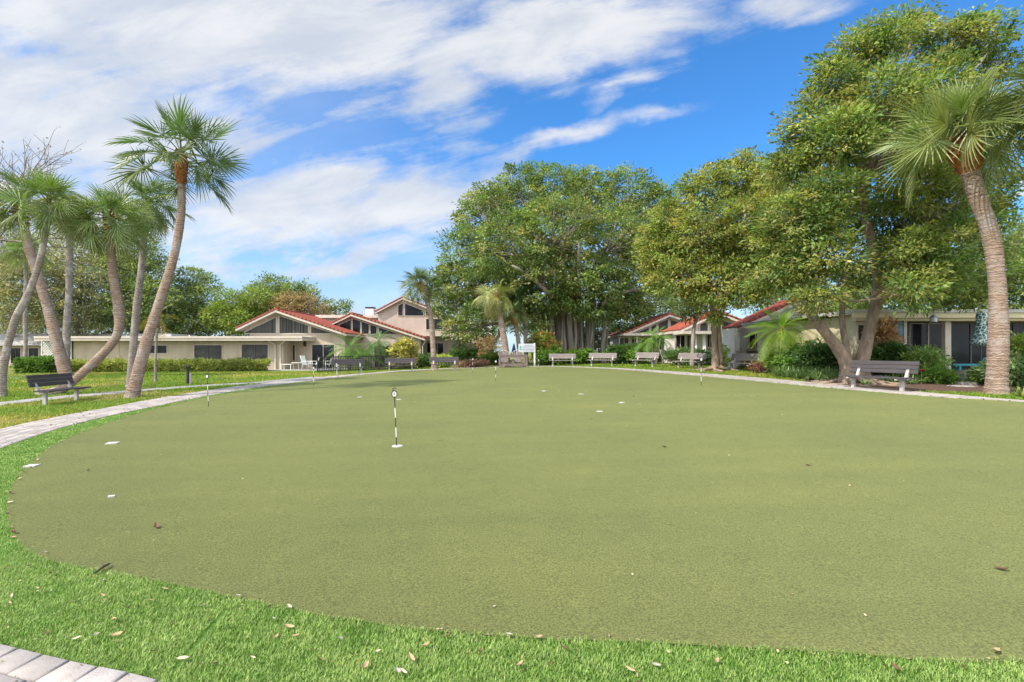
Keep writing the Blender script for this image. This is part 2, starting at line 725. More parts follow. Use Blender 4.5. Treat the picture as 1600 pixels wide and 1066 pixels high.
l_.new(nz(120, 3, rough=0.7), hgt.inputs[0])
l_.new(nz(26, 3), hgt.inputs[1])
bp = n_.new('ShaderNodeBump')
bp.inputs['Strength'].default_value = 0.9
bp.inputs['Distance'].default_value = 0.014
l_.new(hgt.outputs[0], bp.inputs['Height'])
l_.new(bp.outputs[0], b_.inputs['Normal'])
ring_mesh('putting_green', [RG * k for k in (0.002, 0.12, 0.25, 0.4, 0.52, 0.64, 0.74, 0.83, 0.9, 0.95, 0.98, 1.0)], 0.022, m_turf)

# fringe of longer artificial grass: sheet plus blades
m_fr = mat('fringe backing', (0.06, 0.13, 0.02), (0.09, 0.17, 0.03), 9, 0.95, 0.5, 80, spec=0.1)
ring_mesh('turf_fringe', [RG - 0.02, RG * 0.5 + RF * 0.5, RF], 0.014, m_fr)
m_blade = leaf_mat('turf blades', 0.25, 0.5, 0.25, (1.3, 1.5, 0.7))


def radii_at(xy):
    d = xy - GC
    th = np.arctan2(d[:, 1], d[:, 0])
    r = np.hypot(d[:, 0], d[:, 1])
    g = rfun(th, (TH, RG))
    return r, g, g + rfun(th, gap_tab)


def scatter(x0, x1, y0, y1, dens):
    n = int((x1 - x0) * (y1 - y0) * dens)
    return np.column_stack([rng.uniform(x0, x1, n), rng.uniform(y0, y1, n)])


def in_view(xy, m=0.3):
    return (xy[:, 1] > 1.6) & (np.abs(xy[:, 0]) < xy[:, 1] * 1.0 + m)


seg = []
for (x0, x1, y0, y1, dn) in ((-4, 0.5, 1.9, 4.2, 28000), (0.5, 4, 1.9, 3.2, 28000), (-7, -3.5, 3.8, 7, 9000), (-9.5, -5.5, 6.5, 11, 3600), (-12, -8, 10, 24, 1300), (6, 12, 6, 22, 900), (4, 11, 1.2, 6, 5000)):
    p = scatter(x0, x1, y0, y1, dn)
    p = p[in_view(p, 3.5)] if x0 != 4 else p
    r, g, f = radii_at(p)
    wob = 0.015 * (vnoise(p[:, 0], p[:, 1], 0.09, 5) - 0.5) * 2
    p = p[(r > g - 0.012 + wob) & (r < f + 0.01)]
    seg.append(p)
p = np.concatenate(seg)
# the seam where two rolls of turf meet: fewer, darker blades along it
sa, sb = np.array(G(352, 958)[:2]), np.array(G(268, 1056)[:2])
dd = sb - sa
tt = np.clip(((p - sa) @ dd) / (dd @ dd), 0, 1)
dist = np.linalg.norm(p - sa - tt[:, None] * dd, axis=1)
p = p[(dist > 0.017) | (rng.uniform(0, 1, len(p)) < 0.04)]
dist_c = np.hypot(p[:, 0], p[:, 1])
pt = vnoise(p[:, 0], p[:, 1], 0.28, 3) * 0.5 + vnoise(p[:, 0], p[:, 1], 0.05, 4) * 0.5
wscale = np.clip(dist_c / 6.0, 1, 3)
V, Q, C = blade_field(p, T(p[:, 0], p[:, 1]) + 0.012, 0.018, 0.0042 * wscale, 0.85, (0.13, 0.255, 0.036), (0.36, 0.455, 0.145), pt)
tag(np_mesh('turf_grass', V, Q, m_blade, C), 'bright green artificial grass blades round the putting green', kind='stuff')

# ------------------------------------------------------------------ paved path of grey blocks round the fringe
m_sand = mat('path sand bed', (0.16, 0.13, 0.10), (0.10, 0.085, 0.07), 20, 0.95, 0.4, 90)
ring_mesh('path_bed', [RF - 0.01, RP + 0.03], 0.012, m_sand)
m_paver = mat('concrete paver', (0.46, 0.41, 0.37), (0.32, 0.285, 0.26), 9, 0.88, 0.45, 90, attr=True, lo=0.3, hi=0.7, bdist=0.006)
xyF = ring_xy(RF)
cum = np.concatenate([[0], np.cumsum(np.linalg.norm(np.diff(np.vstack([xyF, xyF[:1]]), axis=0), axis=1))])
thx = np.concatenate([TH, TH[:1] + 2 * np.pi])
Ltot = cum[-1]
PV, PQ, PC = [], [], []
rows = [(0.0, 0.165), (0.17, 0.39), (0.395, 0.615), (0.62, 0.84), (0.845, 1.065), (1.07, 1.27)]


def path_pt(s, r):
    th = np.interp(np.mod(s, Ltot), cum, thx)
    rf = rfun(th, (TH, RF)) + r
    return np.array([GC[0] + rf * np.cos(th), GC[1] + rf * np.sin(th)])


for ri, (ra, rb) in enumerate(rows):
    s = 0.1 * ri
    while s < Ltot:
        ln = 0.20 if ri in (0, 5) else random.choice((0.24, 0.30, 0.30, 0.36))
        mid = path_pt(s, ra)
        if mid[1] < 1.6 and abs(mid[0]) > 6:
            s += ln
            continue
        far = math.hypot(mid[0], mid[1]) > 16
        g = 0.005
        b = 0.012
        c4 = [path_pt(s + g, ra), path_pt(s + ln - g, ra), path_pt(s + ln - g, rb), path_pt(s + g, rb)]
        cen = sum(c4) / 4
        k = len(PV)
        zt = 0.030 + random.uniform(-0.002, 0.002)
        inset = [cen + (q - cen) * (1 - b / 0.11) for q in c4]
        for q in c4:
            PV.append((q[0], q[1], Tz(*q) + 0.008))
        for q in c4:
            PV.append((q[0], q[1], Tz(*q) + zt - 0.007))
        for q in inset:
            PV.append((q[0], q[1], Tz(*q) + zt))
        PQ.append((k + 8, k + 9, k + 10, k + 11))
        for e in range(4):
            e2 = (e + 1) % 4
            PQ.append((k + e, k + e2, k + 4 + e2, k + 4 + e))
            PQ.append((k + 4 + e, k + 4 + e2, k + 8 + e2, k + 8 + e))
        v = random.uniform(0.74, 1.12)
        hue = random.uniform(-0.03, 0.03)
        PC += [(v * (1 + hue), v, v * (1 - hue))] * 12
        s += ln
me_path = np_mesh('path', PV, PQ, m_paver, np.array(PC))
tag(me_path, kind='structure')

# second path, plain concrete, crossing the lawn behind the bench
m_conc = mat('concrete walk', (0.36, 0.35, 0.34), (0.27, 0.26, 0.26), 2.5, 0.9, 0.3, 80)


def ribbon(name, pts, w, zoff, m):
    c = catmull([p[:2] for p in pts], 0.5)
    d = np.gradient(c, axis=0)
    nn = unit(np.column_stack([-d[:, 1], d[:, 0]]))
    a, b = c + nn * w / 2, c - nn * w / 2
    V = np.concatenate([np.column_stack([q, T(q[:, 0], q[:, 1]) + zoff]) for q in (a, c, b)])
    k = len(c)
    i = np.arange(k - 1)
    Q = np.concatenate([np.stack([i + s * k, i + s * k + 1, i + (s + 1) * k + 1, i + (s + 1) * k], 1) for s in (0, 1)])
    return tag(np_mesh(name, V, Q, m, smooth=True), kind='structure')


walk_pts = [G(-260, 668), G(-100, 645), G(0, 632), G(100, 621), G(200, 612.5), G(300, 604.5), G(400, 598.5), G(450, 594), G(500, 589.5)]
ribbon('footpath', walk_pts, 1.05, 0.016, m_conc)
ribbon('footpath', [G(0, 594), G(22, 590), G(40, 587)], 1.2, 0.016, m_conc)
WALK = catmull([p[:2] for p in walk_pts], 0.3)

# mulch beds
m_mulch = mat('bark mulch', (0.075, 0.045, 0.032), (0.17, 0.10, 0.07), 14, 0.95, 0.9, 60, bdist=0.04)


def bed(name, pts, zoff, m):
    c = catmull([p[:2] for p in pts], 0.4, True)
    cen = c.mean(0)
    rings = [cen + (c - cen) * k for k in (0.02, 0.35, 0.7, 1.0)]
    V = np.concatenate([np.column_stack([q, T(q[:, 0], q[:, 1]) + zoff * (1.0 if i < 3 else 0.35)]) for i, q in enumerate(rings)])
    k = len(c)
    i = np.arange(k)
    j = (i + 1) % k
    Q = np.concatenate([np.stack([s * k + i, s * k + j, (s + 1) * k + j, (s + 1) * k + i], 1) for s in range(3)])
    return tag(np_mesh(name, V, Q, m, smooth=True), kind='structure')


MULCH = [(9.9, 16.2), (10.6, 14.7), (12.2, 13.8), (13.8, 13.4), (15.4, 13.9), (16.2, 16.4), (15.2, 19.0), (12.5, 19.8), (11.4, 19.5), (10.5, 18.4), (9.6, 17.1)]
bed('mulch_bed', MULCH, 0.03, m_mulch)
bed('mulch_bed', [G(205 + 60 * math.cos(a), 611 + 16 * math.sin(a)) for a in np.linspace(0, 2 * np.pi, 9)[:-1]], 0.012,
    mat('leaf litter', (0.17, 0.115, 0.07), (0.10, 0.10, 0.03), 5, 0.95, 0.8, 50))
bed('mulch_bed', [G(110 + 75 * math.cos(a), 626 + 9 * math.sin(a)) for a in np.linspace(0, 2 * np.pi, 9)[:-1]], 0.012, MATS['leaf litter'])

# lawn grass blades where the lawn is near enough to show them
seg = []
for (x0, x1, y0, y1, dn) in ((-17, -7.5, 8, 16, 900), (-26, -9, 16, 24, 420), (-32, -9, 24, 36, 170), (-10, 2, 32, 42, 110), (9, 16, 8, 18, 900), (7.5, 16, 18, 27, 420), (2, 14, 27, 40, 150)):
    p = scatter(x0, x1, y0, y1, dn)
    p = p[in_view(p, 1.0)]
    r, g, f = radii_at(p)
    p = p[r > f + PW + 0.04]
    dw = np.min(np.linalg.norm(p[:, None] - WALK[None, ::3], axis=2), axis=1)
    p = p[dw > 0.56]
    seg.append(p)
p = np.concatenate(seg)


def inside(pts, poly):
    x, y = pts[:, 0], pts[:, 1]
    res = np.zeros(len(pts), bool)
    n = len(poly)
    for i in range(n):
        (x1, y1), (x2, y2) = poly[i], poly[(i + 1) % n]
        c = ((y1 > y) != (y2 > y)) & (x < (x2 - x1) * (y - y1) / (y2 - y1 + 1e-12) + x1)
        res ^= c
    return res


p = p[~inside(p, MULCH)]
bare = vnoise(p[:, 0], p[:, 1], 2.6, 21) * 0.6 + vnoise(p[:, 0], p[:, 1], 0.7, 22) * 0.4
right_side = p[:, 0] > 0
bare = bare + np.where(right_side, -0.12, 0.0)
wi = WALK[::6][np.argmin(np.linalg.norm(p[:, None] - WALK[None, ::6], axis=2), axis=1)]
near_walk = (~right_side) & (np.linalg.norm(p - GC, axis=1) < np.linalg.norm(wi - GC, axis=1)) & (p[:, 1] < 21)
bare = bare + np.where(near_walk, 0.24, 0)
pick = rng.uniform(0, 1, len(p)) > np.clip((bare - 0.62) * 4, 0, 0.75)
p, bare = p[pick], bare[pick]
dist_c = np.hypot(p[:, 0], p[:, 1])
V, Q, C = blade_field(p, T(p[:, 0], p[:, 1]), np.full(len(p), 0.065), 0.010 * np.clip(dist_c / 14, 0.8, 2.6), 0.9, (0.15, 0.26, 0.022), (0.42, 0.34, 0.085), np.clip((bare - 0.50) * 3.0, 0, 1))
tag(np_mesh('lawn_grass', V, Q, m_blade, C), 'patchy green and yellowed lawn grass', kind='stuff')

# crumbs of dry leaf and bark: along the turf edges, on the lawn and thinly over the green
pts = []
for dr, n, sp in ((-0.015, 900, 0.03), (0.02, 500, 0.03)):
    a = rng.choice(len(TH), n)
    rr = RG[a] + dr + rng.normal(0, sp, n)
    pts.append(np.column_stack([GC[0] + rr * np.cos(TH[a]), GC[1] + rr * np.sin(TH[a]), np.full(n, 0.03)]))
a = rng.choice(len(TH), 1500)
rr = RF[a] + rng.normal(0, 0.035, 1500)
pts.append(np.column_stack([GC[0] + rr * np.cos(TH[a]), GC[1] + rr * np.sin(TH[a]), np.full(1500, 0.034)]))
q = scatter(-18, -8, 9, 22, 14)
q = q[radii_at(q)[0] > radii_at(q)[2] - 0.2]
pts.append(np.column_stack([q, np.full(len(q), 0.045)]))
q = scatter(7.5, 15, 11, 20, 8)
q = q[radii_at(q)[0] > radii_at(q)[2] + 1.3]
pts.append(np.column_stack([q, np.full(len(q), 0.05)]))
q = scatter(-9, 9, 2.6, 24, 1.3)
q = q[(radii_at(q)[0] < radii_at(q)[1]) & in_view(q)]
pts.append(np.column_stack([q, np.full(len(q), 0.026)]))
q = scatter(-4, 4, 1.8, 4, 60)
q = q[(radii_at(q)[0] > radii_at(q)[1]) & in_view(q)]
pts.append(np.column_stack([q, np.full(len(q), 0.034)]))
p = np.concatenate(pts)
k = len(p)
C0 = np.column_stack([p[:, :2], T(p[:, 0], p[:, 1]) + p[:, 2]])
D0 = rng.normal(0, 1, (k, 3)) * [1, 1, .25]
L0 = rng.uniform(0.012, 0.036, k) * np.clip(np.hypot(p[:, 0], p[:, 1]) / 8, 0.7, 2)
V, Q = leaf_geo(C0, D0, unit(rng.normal(0, .35, (k, 3)) + [0, 0, 1]), L0, L0 * rng.uniform(.3, .6, k))
pal = np.array([(0.16, 0.09, 0.05), (0.30, 0.20, 0.11), (0.48, 0.38, 0.22), (0.09, 0.06, 0.04)])
tag(np_mesh('leaf_crumbs', V, Q, m_blade, np.repeat(pal[rng.integers(0, 4, k)], 4, axis=0)), 'tiny crumbs of dry leaf and bark scattered over turf and lawn', kind='stuff')

# ------------------------------------------------------------------ plants: crowns, palms, shrubs
M_BANYAN = leaf_mat('fig leaves', 0.38, 0.42, 0.45)
M_LEAF = leaf_mat('broad leaves', 0.42, 0.5, 0.32)
M_PALM = leaf_mat('palm leaflets', 0.28, 0.42, 0.45, (1.4, 1.5, 0.7))
M_BARK = mat('grey brown bark', (0.36, 0.27, 0.205), (0.19, 0.14, 0.105), 5, 0.9, 0.9, 22, (1, 1, 0.35), spec=0.15, bdist=0.05)
M_BARK2 = mat('pale bark', (0.34, 0.30, 0.26), (0.17, 0.14, 0.12), 4, 0.9, 0.7, 16, (1, 1, 0.2), spec=0.15, bdist=0.05)
M_ROOT = mat('aerial root bark', (0.42, 0.375, 0.32), (0.20, 0.175, 0.15), 3, 0.9, 0.8, 14, (1, 1, 0.12), spec=0.15, bdist=0.06)


def fib(n, rg):
    i = np.arange(n) + rg.uniform()
    z = 1 - 2 * (i % n + 0.5) / n
    a = i * 2.399963
    s = np.sqrt(np.clip(1 - z * z, 0, 1))
    return np.column_stack([s * np.cos(a), s * np.sin(a), z])


def crown(lobes, clumps, per, clump_r, leaf, palette, seed, shell=(0.55, 1.04), flat=0.5, jit=0.35, droop=0.1, slim=0.42, under=0.75, zmin=None):
    """leaves in clumps spread through a set of ellipsoid lobes (x, y, z, rx, ry, rz).
    Returns the mesh arrays and the clump centres of each lobe."""
    rg = np.random.default_rng(seed)
    lobes = np.array(lobes, float)
    wts = (lobes[:, 3] * lobes[:, 5]) ** 1.0
    counts = np.maximum(3, (wts / wts.sum() * clumps).astype(int))
    cc, cl = [], []
    for li, (lb, n) in enumerate(zip(lobes, counts)):
        d = fib(n, rg)
        d = unit(d + rg.normal(0, 0.18, d.shape))
        keep = (d[:, 2] > -0.35) | (rg.uniform(0, 1, n) < under)
        d = d[keep]
        r = rg.uniform(shell[0], shell[1], len(d)) ** 0.8
        cc.append(lb[:3] + d * lb[3:6] * r[:, None])
        cl.append(np.full(len(d), li))
    cc = np.concatenate(cc)
    cl = np.concatenate(cl)
    if zmin is not None:
        k = cc[:, 2] > zmin
        cc, cl = cc[k], cl[k]
    n = len(cc)
    out = unit(cc - lobes[cl, :3])
    tone = rg.uniform(0, 1, n)
    pal = np.array(palette)
    which = rg.choice(len(pal), n, p=None)
    cr = clump_r * rg.uniform(0.6, 1.35, n)
    rep = np.repeat(np.arange(n), per)
    k = len(rep)
    local = rg.normal(0, 0.5, (k, 3))
    local = local / np.maximum(1, np.linalg.norm(local, axis=1, keepdims=True) / 1.1)
    local[:, 2] *= flat
    C = cc[rep] + local * cr[rep][:, None]
    D = unit(local * 0.9 + out[rep] * 0.55 + rg.normal(0, 0.45, (k, 3)) + np.array([0, 0, -droop]))
    N = unit(np.array([0, 0, 1.0]) * 0.9 + out[rep] * 0.7 + rg.normal(0, 0.55, (k, 3)))
    L = leaf * rg.uniform(0.65, 1.3, k)
    V, Q = leaf_geo(C, D, N, L, L * slim * rg.uniform(0.8, 1.25, k))
    base = pal[which][rep] * 1.18
    cvar = base * (0.58 + 0.78 * tone)[rep][:, None] * (1 + rg.normal(0, jit * 0.5, (k, 1))).clip(0.45, 1.7)
    cvar[:, 0] *= rg.uniform(0.85, 1.25, k)
    Cc = np.repeat(cvar, 4, axis=0)
    return V, Q, Cc, cc, cl, lobes


def bend(p, q, sag, seed=None, n=6):
    """points of a gently bent limb"""
    p, q = np.array(p, float), np.array(q, float)
    rg = np.random.default_rng(seed if seed is not None else abs(int((p.sum() + q.sum()) * 1000)) % 99991)
    off = rg.normal(0, 0.06, 3) * np.linalg.norm(q - p) + np.array([0, 0, sag])
    t = np.linspace(0, 1, n)
    return [tuple(p * (1 - a) + q * a + off * 4 * a * (1 - a) + (rg.normal(0, 0.012, 3) * np.linalg.norm(q - p) if 0 < a < 1 else 0)) for a in t]


def limbs(mb, fork, cc, cl, lobes, r0, twig, seed, frac=0.5, every=None):
    """limbs from the fork to each lobe, twigs on to the leaf clumps"""
    rg = random.Random(seed)
    fork = [Vector(f) for f in (fork if isinstance(fork, list) else [fork])]
    for li, lb in enumerate(lobes):
        c = Vector(lb[:3])
        f = min(fork, key=lambda q: (q - c).length)
        pts = bend(f, c + Vector((0, 0, -0.2 * lb[5])), 0.10 * (c - f).length * (-0.6 if c.z < f.z else 1), seed + li)
        rr = r0 * (0.55 + 0.15 * rg.random())
        mb.tube(pts, [rr * (1 - 0.72 * i / (len(pts) - 1)) for i in range(len(pts))], 7)
        mine = [q for q, k in zip(cc, cl) if k == li]
        rg.shuffle(mine)
        for q in mine[:max(2, int(len(mine) * frac))]:
            t = rg.uniform(0.55, 1.0)
            i = t * (len(pts) - 1)
            i0 = min(int(i), len(pts) - 2)
            s = Vector(pts[i0]).lerp(Vector(pts[i0 + 1]), i - i0)
            b = bend(s, q, 0.04, seed + li * 31 + int(t * 1000), 4)
            w = twig * rg.uniform(0.7, 1.4)
            mb.tube(b, [w, w * 0.75, w * 0.5, w * 0.2], 4, False)


def lobe_px(px, py, rpx, Y, ry=None, squash=1.0):
    s = F / Y
    p = P(px, py, Y)
    r = rpx / s
    u = (px - 800) / F
    return (p.x, p.y, p.z, r / math.sqrt(1 + u * u), r if ry is None else ry, r * squash)


def tree(name, label, base, trunk_paths, fork, lobes, clumps, per, clump_r, leaf, palette, seed, m_leaf, m_bark, r0=0.2, twig=0.03, cat='tree', frac=0.35, group=None, roots=0, **kw):
    base = Vector(base)
    t = thing(name, label, cat, base, group=group)
    V, Q, C, cc, cl, lb = crown(lobes, clumps, per, clump_r, leaf, palette, seed, **kw)
    np_mesh('crown', V, Q, m_leaf, C, t, base)
    mb = MB(base)
    for pts, r in trunk_paths:
        c = catmull([tuple(q) for q in pts], 0.18)
        n = len(c)
        ra = np.interp(np.linspace(0, 1, n), np.linspace(0, 1, len(r)), r)
        rgx = np.random.default_rng(seed)
        ra = ra * (1 + 0.05 * np.sin(np.arange(n) * 0.9 + seed) + rgx.normal(0, 0.02, n))
        mb.tube(c, list(ra), 12)
    rr = random.Random(seed)
    for i in range(roots):
        a = 2 * math.pi * (i + rr.random() * 0.6) / roots
        ln = rr.uniform(0.9, 2.2)
        b0 = trunk_paths[0][1][0]
        pts = []
        for k in range(7):
            d = b0 * 0.5 + ln * k / 6
            aa = a + 0.35 * math.sin(k * 0.9 + i)
            x, y = base.x + d * math.cos(aa), base.y + d * math.sin(aa)
            pts.append((x, y, Tz(x, y) + 0.26 * math.exp(-d * 2.4) + 0.03 - 0.02 * k / 6))
        mb.tube(pts, [0.10 - 0.011 * k for k in range(7)], 7)
    limbs(mb, fork, cc, cl, lb, r0, twig, seed, frac)
    mb.build('trunk', m_bark, t, smooth=True)
    return t


# ------------------------------------------------------------------ palms
def fan_blade(Rb, nseg, rg, droop):
    """one costapalmate blade in its own frame: along +X, face up +Z"""
    V, Q, TT = [], [], []
    st = np.array([0.0, 0.22, 0.5, 0.78, 1.0])
    span = R(125)
    for i in range(nseg):
        a = -span + 2 * span * i / (nseg - 1) + rg.normal(0, 0.012)
        ca, sa = math.cos(a), math.sin(a)
        L = Rb * (0.80 + 0.20 * math.cos(a * 0.75)) * rg.uniform(0.88, 1.06)
        cb = max(0.0, ca) ** 1.5
        base = np.array([0.26 * Rb * cb, 0, -0.06 * Rb * cb])
        ad = a * (0.86 if ca > 0 else 1.0)
        d = np.array([math.cos(ad), math.sin(ad), 0])
        s = np.array([-d[1], d[0], 0])
        dr = droop * rg.uniform(0.7, 1.4)
        lift = 0.16 * abs(sa)
        spacing = 2 * span / nseg
        wd = np.array([0.25, 0.95, 0.62, 0.36, 0.04]) * spacing * L * np.array([0.25, 0.30, 0.44, 0.50, 0.5])
        k = len(V)
        for t, w in zip(st, wd):
            c = base + d * L * t * (1 - 0.18 * dr * t * t)
            c = c + np.array([0, 0, lift * L * t - dr * L * t ** 2.6 - 0.05 * L * t * cb])
            pl = 0.35 * w * (1 if i % 2 else -1)
            V.append(c - s * w / 2 + np.array([0, 0, pl]))
            V.append(c + s * w / 2 - np.array([0, 0, pl]))
            TT += [t, t]
        for j in range(len(st) - 1):
            Q.append((k + 2 * j, k + 2 * j + 1, k + 2 * j + 3, k + 2 * j + 2))
    return np.array(V), np.array(Q), np.array(TT)


def feather_blade(Lf, n, rg, droop):
    """pinnate frond along +X"""
    V, Q, TT = [], [], []
    path = []
    for t in np.linspace(0, 1, 9):
        path.append((Lf * t * (1 - 0.25 * droop * t), 0, -droop * Lf * 0.75 * t ** 2.0))
    path = np.array(path)
    for i in range(8):
        k = len(V)
        w = 0.016 * (1 - 0.8 * i / 8)
        for q in (path[i], path[i + 1]):
            V += [q + np.array([0, -w, 0]), q + np.array([0, w, 0])]
            TT += [0.05, 0.05]
        Q.append((k, k + 1, k + 3, k + 2))
    for i in range(n):
        t = 0.14 + 0.86 * i / (n - 1)
        f = t * 8
        j = min(int(f), 7)
        c = path[j] + (path[j + 1] - path[j]) * (f - j)
        tang = unit(path[j + 1] - path[j])
        ll = (Lf * 0.12 + 0.12) * math.sin(math.pi * min(1, 0.16 + t * 0.80)) * rg.uniform(0.85, 1.1) + 0.03
        for sgn in (-1, 1):
            d = unit(tang * 0.75 + np.array([0, sgn, 0]) * 0.85 + np.array([0, 0, 0.28 - 0.25 * rg.random()]))
            m = c + d * ll * 0.55
            e = c + d * ll + np.array([0, 0, -0.32 * ll])
            w = tang * 0.0070 * Lf ** 0.5
            k = len(V)
            V += [c - w * 0.5, c + w * 0.5, m + w, m - w, e + w * 0.1, e - w * 0.1]
            TT += [0.1, 0.1, 0.5, 0.5, 1, 1]
            Q += [(k, k + 1, k + 2, k + 3), (k + 3, k + 2, k + 4, k + 5)]
    return np.array(V), np.array(Q), np.array(TT)


def palm_crown(center, axis, n, pet, Rb, seed, c_young, c_old, tipc, style='fan', nseg=34, e_hi=82, e_lo=-38, droop=(0.12, 0.4), sag=0.22, fade=0.35, bias=0.85):
    rg = np.random.default_rng(seed)
    VV, QQ, CC = [], [], []
    k = 0
    center = np.array(center)
    for i in range(n):
        q = i / max(1, n - 1)
        az = i * 2.39996 + rg.normal(0, 0.18)
        el = R(e_hi + (e_lo - e_hi) * q ** bias + rg.normal(0, 6))
        d0 = np.array([math.cos(az) * math.cos(el), math.sin(az) * math.cos(el), math.sin(el)])
        pl = pet * rg.uniform(0.8, 1.15) * (0.65 + 0.35 * min(1, q * 2.5))
        st = []
        for t in np.linspace(0, 1, 6):
            st.append(center + d0 * pl * t + np.array([0, 0, -sag * pl * t * t * math.cos(el)]))
        st = np.array(st)
        d1 = unit(st[-1] - st[-2])
        yv = np.cross([0, 0, 1.0], d1)
        if np.linalg.norm(yv) < 0.15:
            yv = np.array([-math.sin(az), math.cos(az), 0])
        yv = unit(yv)
        roll = rg.normal(0, 0.75 if style == 'fan' else 0.35)
        zv = np.cross(d1, yv)
        if style == 'fan':
            pit = rg.normal(0.05, 0.4)
            d1, zv = d1 * math.cos(pit) - zv * math.sin(pit), zv * math.cos(pit) + d1 * math.sin(pit)
        yv, zv = yv * math.cos(roll) + zv * math.sin(roll), zv * math.cos(roll) - yv * math.sin(roll)
        dr = droop[0] + (droop[1] - droop[0]) * q + rg.uniform(-0.05, 0.08)
        sz = Rb * rg.uniform(0.88, 1.1) * (0.75 + 0.25 * min(1, q * 3))
        if style == 'fan':
            bv, bq, bt = fan_blade(sz, nseg, rg, max(0.05, dr))
        else:
            bv, bq, bt = feather_blade(sz, nseg, rg, max(0.05, dr))
        Wd = st[-1] + bv[:, :1] * d1 + bv[:, 1:2] * yv + bv[:, 2:3] * zv
        # weight pulls hanging segments down
        if style == 'fan':
            r2 = np.linalg.norm(bv, axis=1)
            Wd[:, 2] -= dr * 0.12 * sz * np.clip(r2 / sz, 0, 1.2) ** 3
        cbase = np.array(c_young) * (1 - q) + np.array(c_old) * q
        cbase = cbase * rg.uniform(0.75, 1.25) * np.array([rg.uniform(0.9, 1.15), 1, rg.uniform(0.8, 1.1)])
        cols = cbase[None] * (1 - fade * bt[:, None] ** 2) + np.array(tipc)[None] * fade * bt[:, None] ** 2
        cols = cols * np.repeat(rg.uniform(0.8, 1.2, (len(bv) // 2 + 1)), 2)[:len(bv), None]
        VV.append(Wd)
        QQ.append(bq + k)
        CC.append(cols)
        k += len(Wd)
        pr = 0.022 if style == 'fan' else 0.012
        pv, pq = [], []
        for j, q0 in enumerate(st):
            rr = pr * (1.5 - 0.9 * j / 5)
            for m in range(4):
                aa = math.pi / 2 * m
                pv.append(q0 + (yv * math.cos(aa) + np.cross(d1, yv) * math.sin(aa) * 0.6) * rr)
        for j in range(5):
            for m in range(4):
                m2 = (m + 1) % 4
                pq.append((j * 4 + m, j * 4 + m2, j * 4 + 4 + m2, j * 4 + 4 + m))
        VV.append(np.array(pv))
        QQ.append(np.array(pq) + k)
        k += len(pv)
        CC.append(np.tile(np.array([0.22, 0.24, 0.075]) * rg.uniform(0.8, 1.2), (len(pv), 1)))
    return np.concatenate(VV), np.concatenate(QQ), np.concatenate(CC)


def ring_bark(name, c1, c2, lich):
    m = mat(name, c1, c2, 7, 0.92, 0.9, 26, (1, 1, 1.6), spec=0.12, bdist=0.04)
    nt = m.node_tree
    n, l = nt.nodes, nt.links
    b = n['Principled BSDF']
    src = b.inputs['Base Color'].links[0].from_socket
    c = n.new('ShaderNodeTexCoord')
    w = n.new('ShaderNodeTexWave')
    w.wave_type = 'BANDS'
    w.bands_direction = 'Z'
    w.inputs['Scale'].default_value = 4.6
    w.inputs['Distortion'].default_value = 9.0
    w.inputs['Detail'].default_value = 3
    l.new(c.outputs['Object'], w.inputs[0])
    mr = n.new('ShaderNodeMapRange')
    mr.inputs[1].default_value = 0.0
    mr.inputs[2].default_value = 0.35
    mr.inputs[3].default_value = 0.5
    mr.inputs[4].default_value = 1.0
    l.new(w.outputs[1], mr.inputs[0])
    sc = n.new('ShaderNodeVectorMath')
    sc.operation = 'SCALE'
    l.new(src, sc.inputs[0])
    l.new(mr.outputs[0], sc.inputs[3])
    t = n.new('ShaderNodeTexNoise')
    t.inputs['Scale'].default_value = 1.7
    t.inputs['Detail'].default_value = 7
    t.inputs['Roughness'].default_value = 0.7
    l.new(c.outputs['Object'], t.inputs['Vector'])
    m2 = n.new('ShaderNodeMapRange')
    m2.inputs[1].default_value = 0.5
    m2.inputs[2].default_value = 0.62
    l.new(t.outputs[0], m2.inputs[0])
    mx = n.new('ShaderNodeMix')
    mx.data_type = 'RGBA'
    l.new(m2.outputs[0], mx.inputs[0])
    l.new(sc.outputs[0], mx.inputs[6])
    mx.inputs[7].default_value = (*lich, 1)
    l.new(mx.outputs[2], b.inputs['Base Color'])
    return m


M_PT = ring_bark('palm trunk bark', (0.37, 0.27, 0.21), (0.25, 0.175, 0.13), (0.33, 0.28, 0.25))
M_PTG = ring_bark('grey palm trunk bark', (0.34, 0.29, 0.26), (0.23, 0.19, 0.165), (0.40, 0.37, 0.35))
M_BOOT = mat('palm boot fibre', (0.36, 0.155, 0.055), (0.20, 0.085, 0.035), 16, 0.95, 0.9, 45, spec=0.1, bdist=0.04)

YG, OG, TIP = (0.12, 0.22, 0.045), (0.15, 0.20, 0.065), (0.36, 0.31, 0.17)


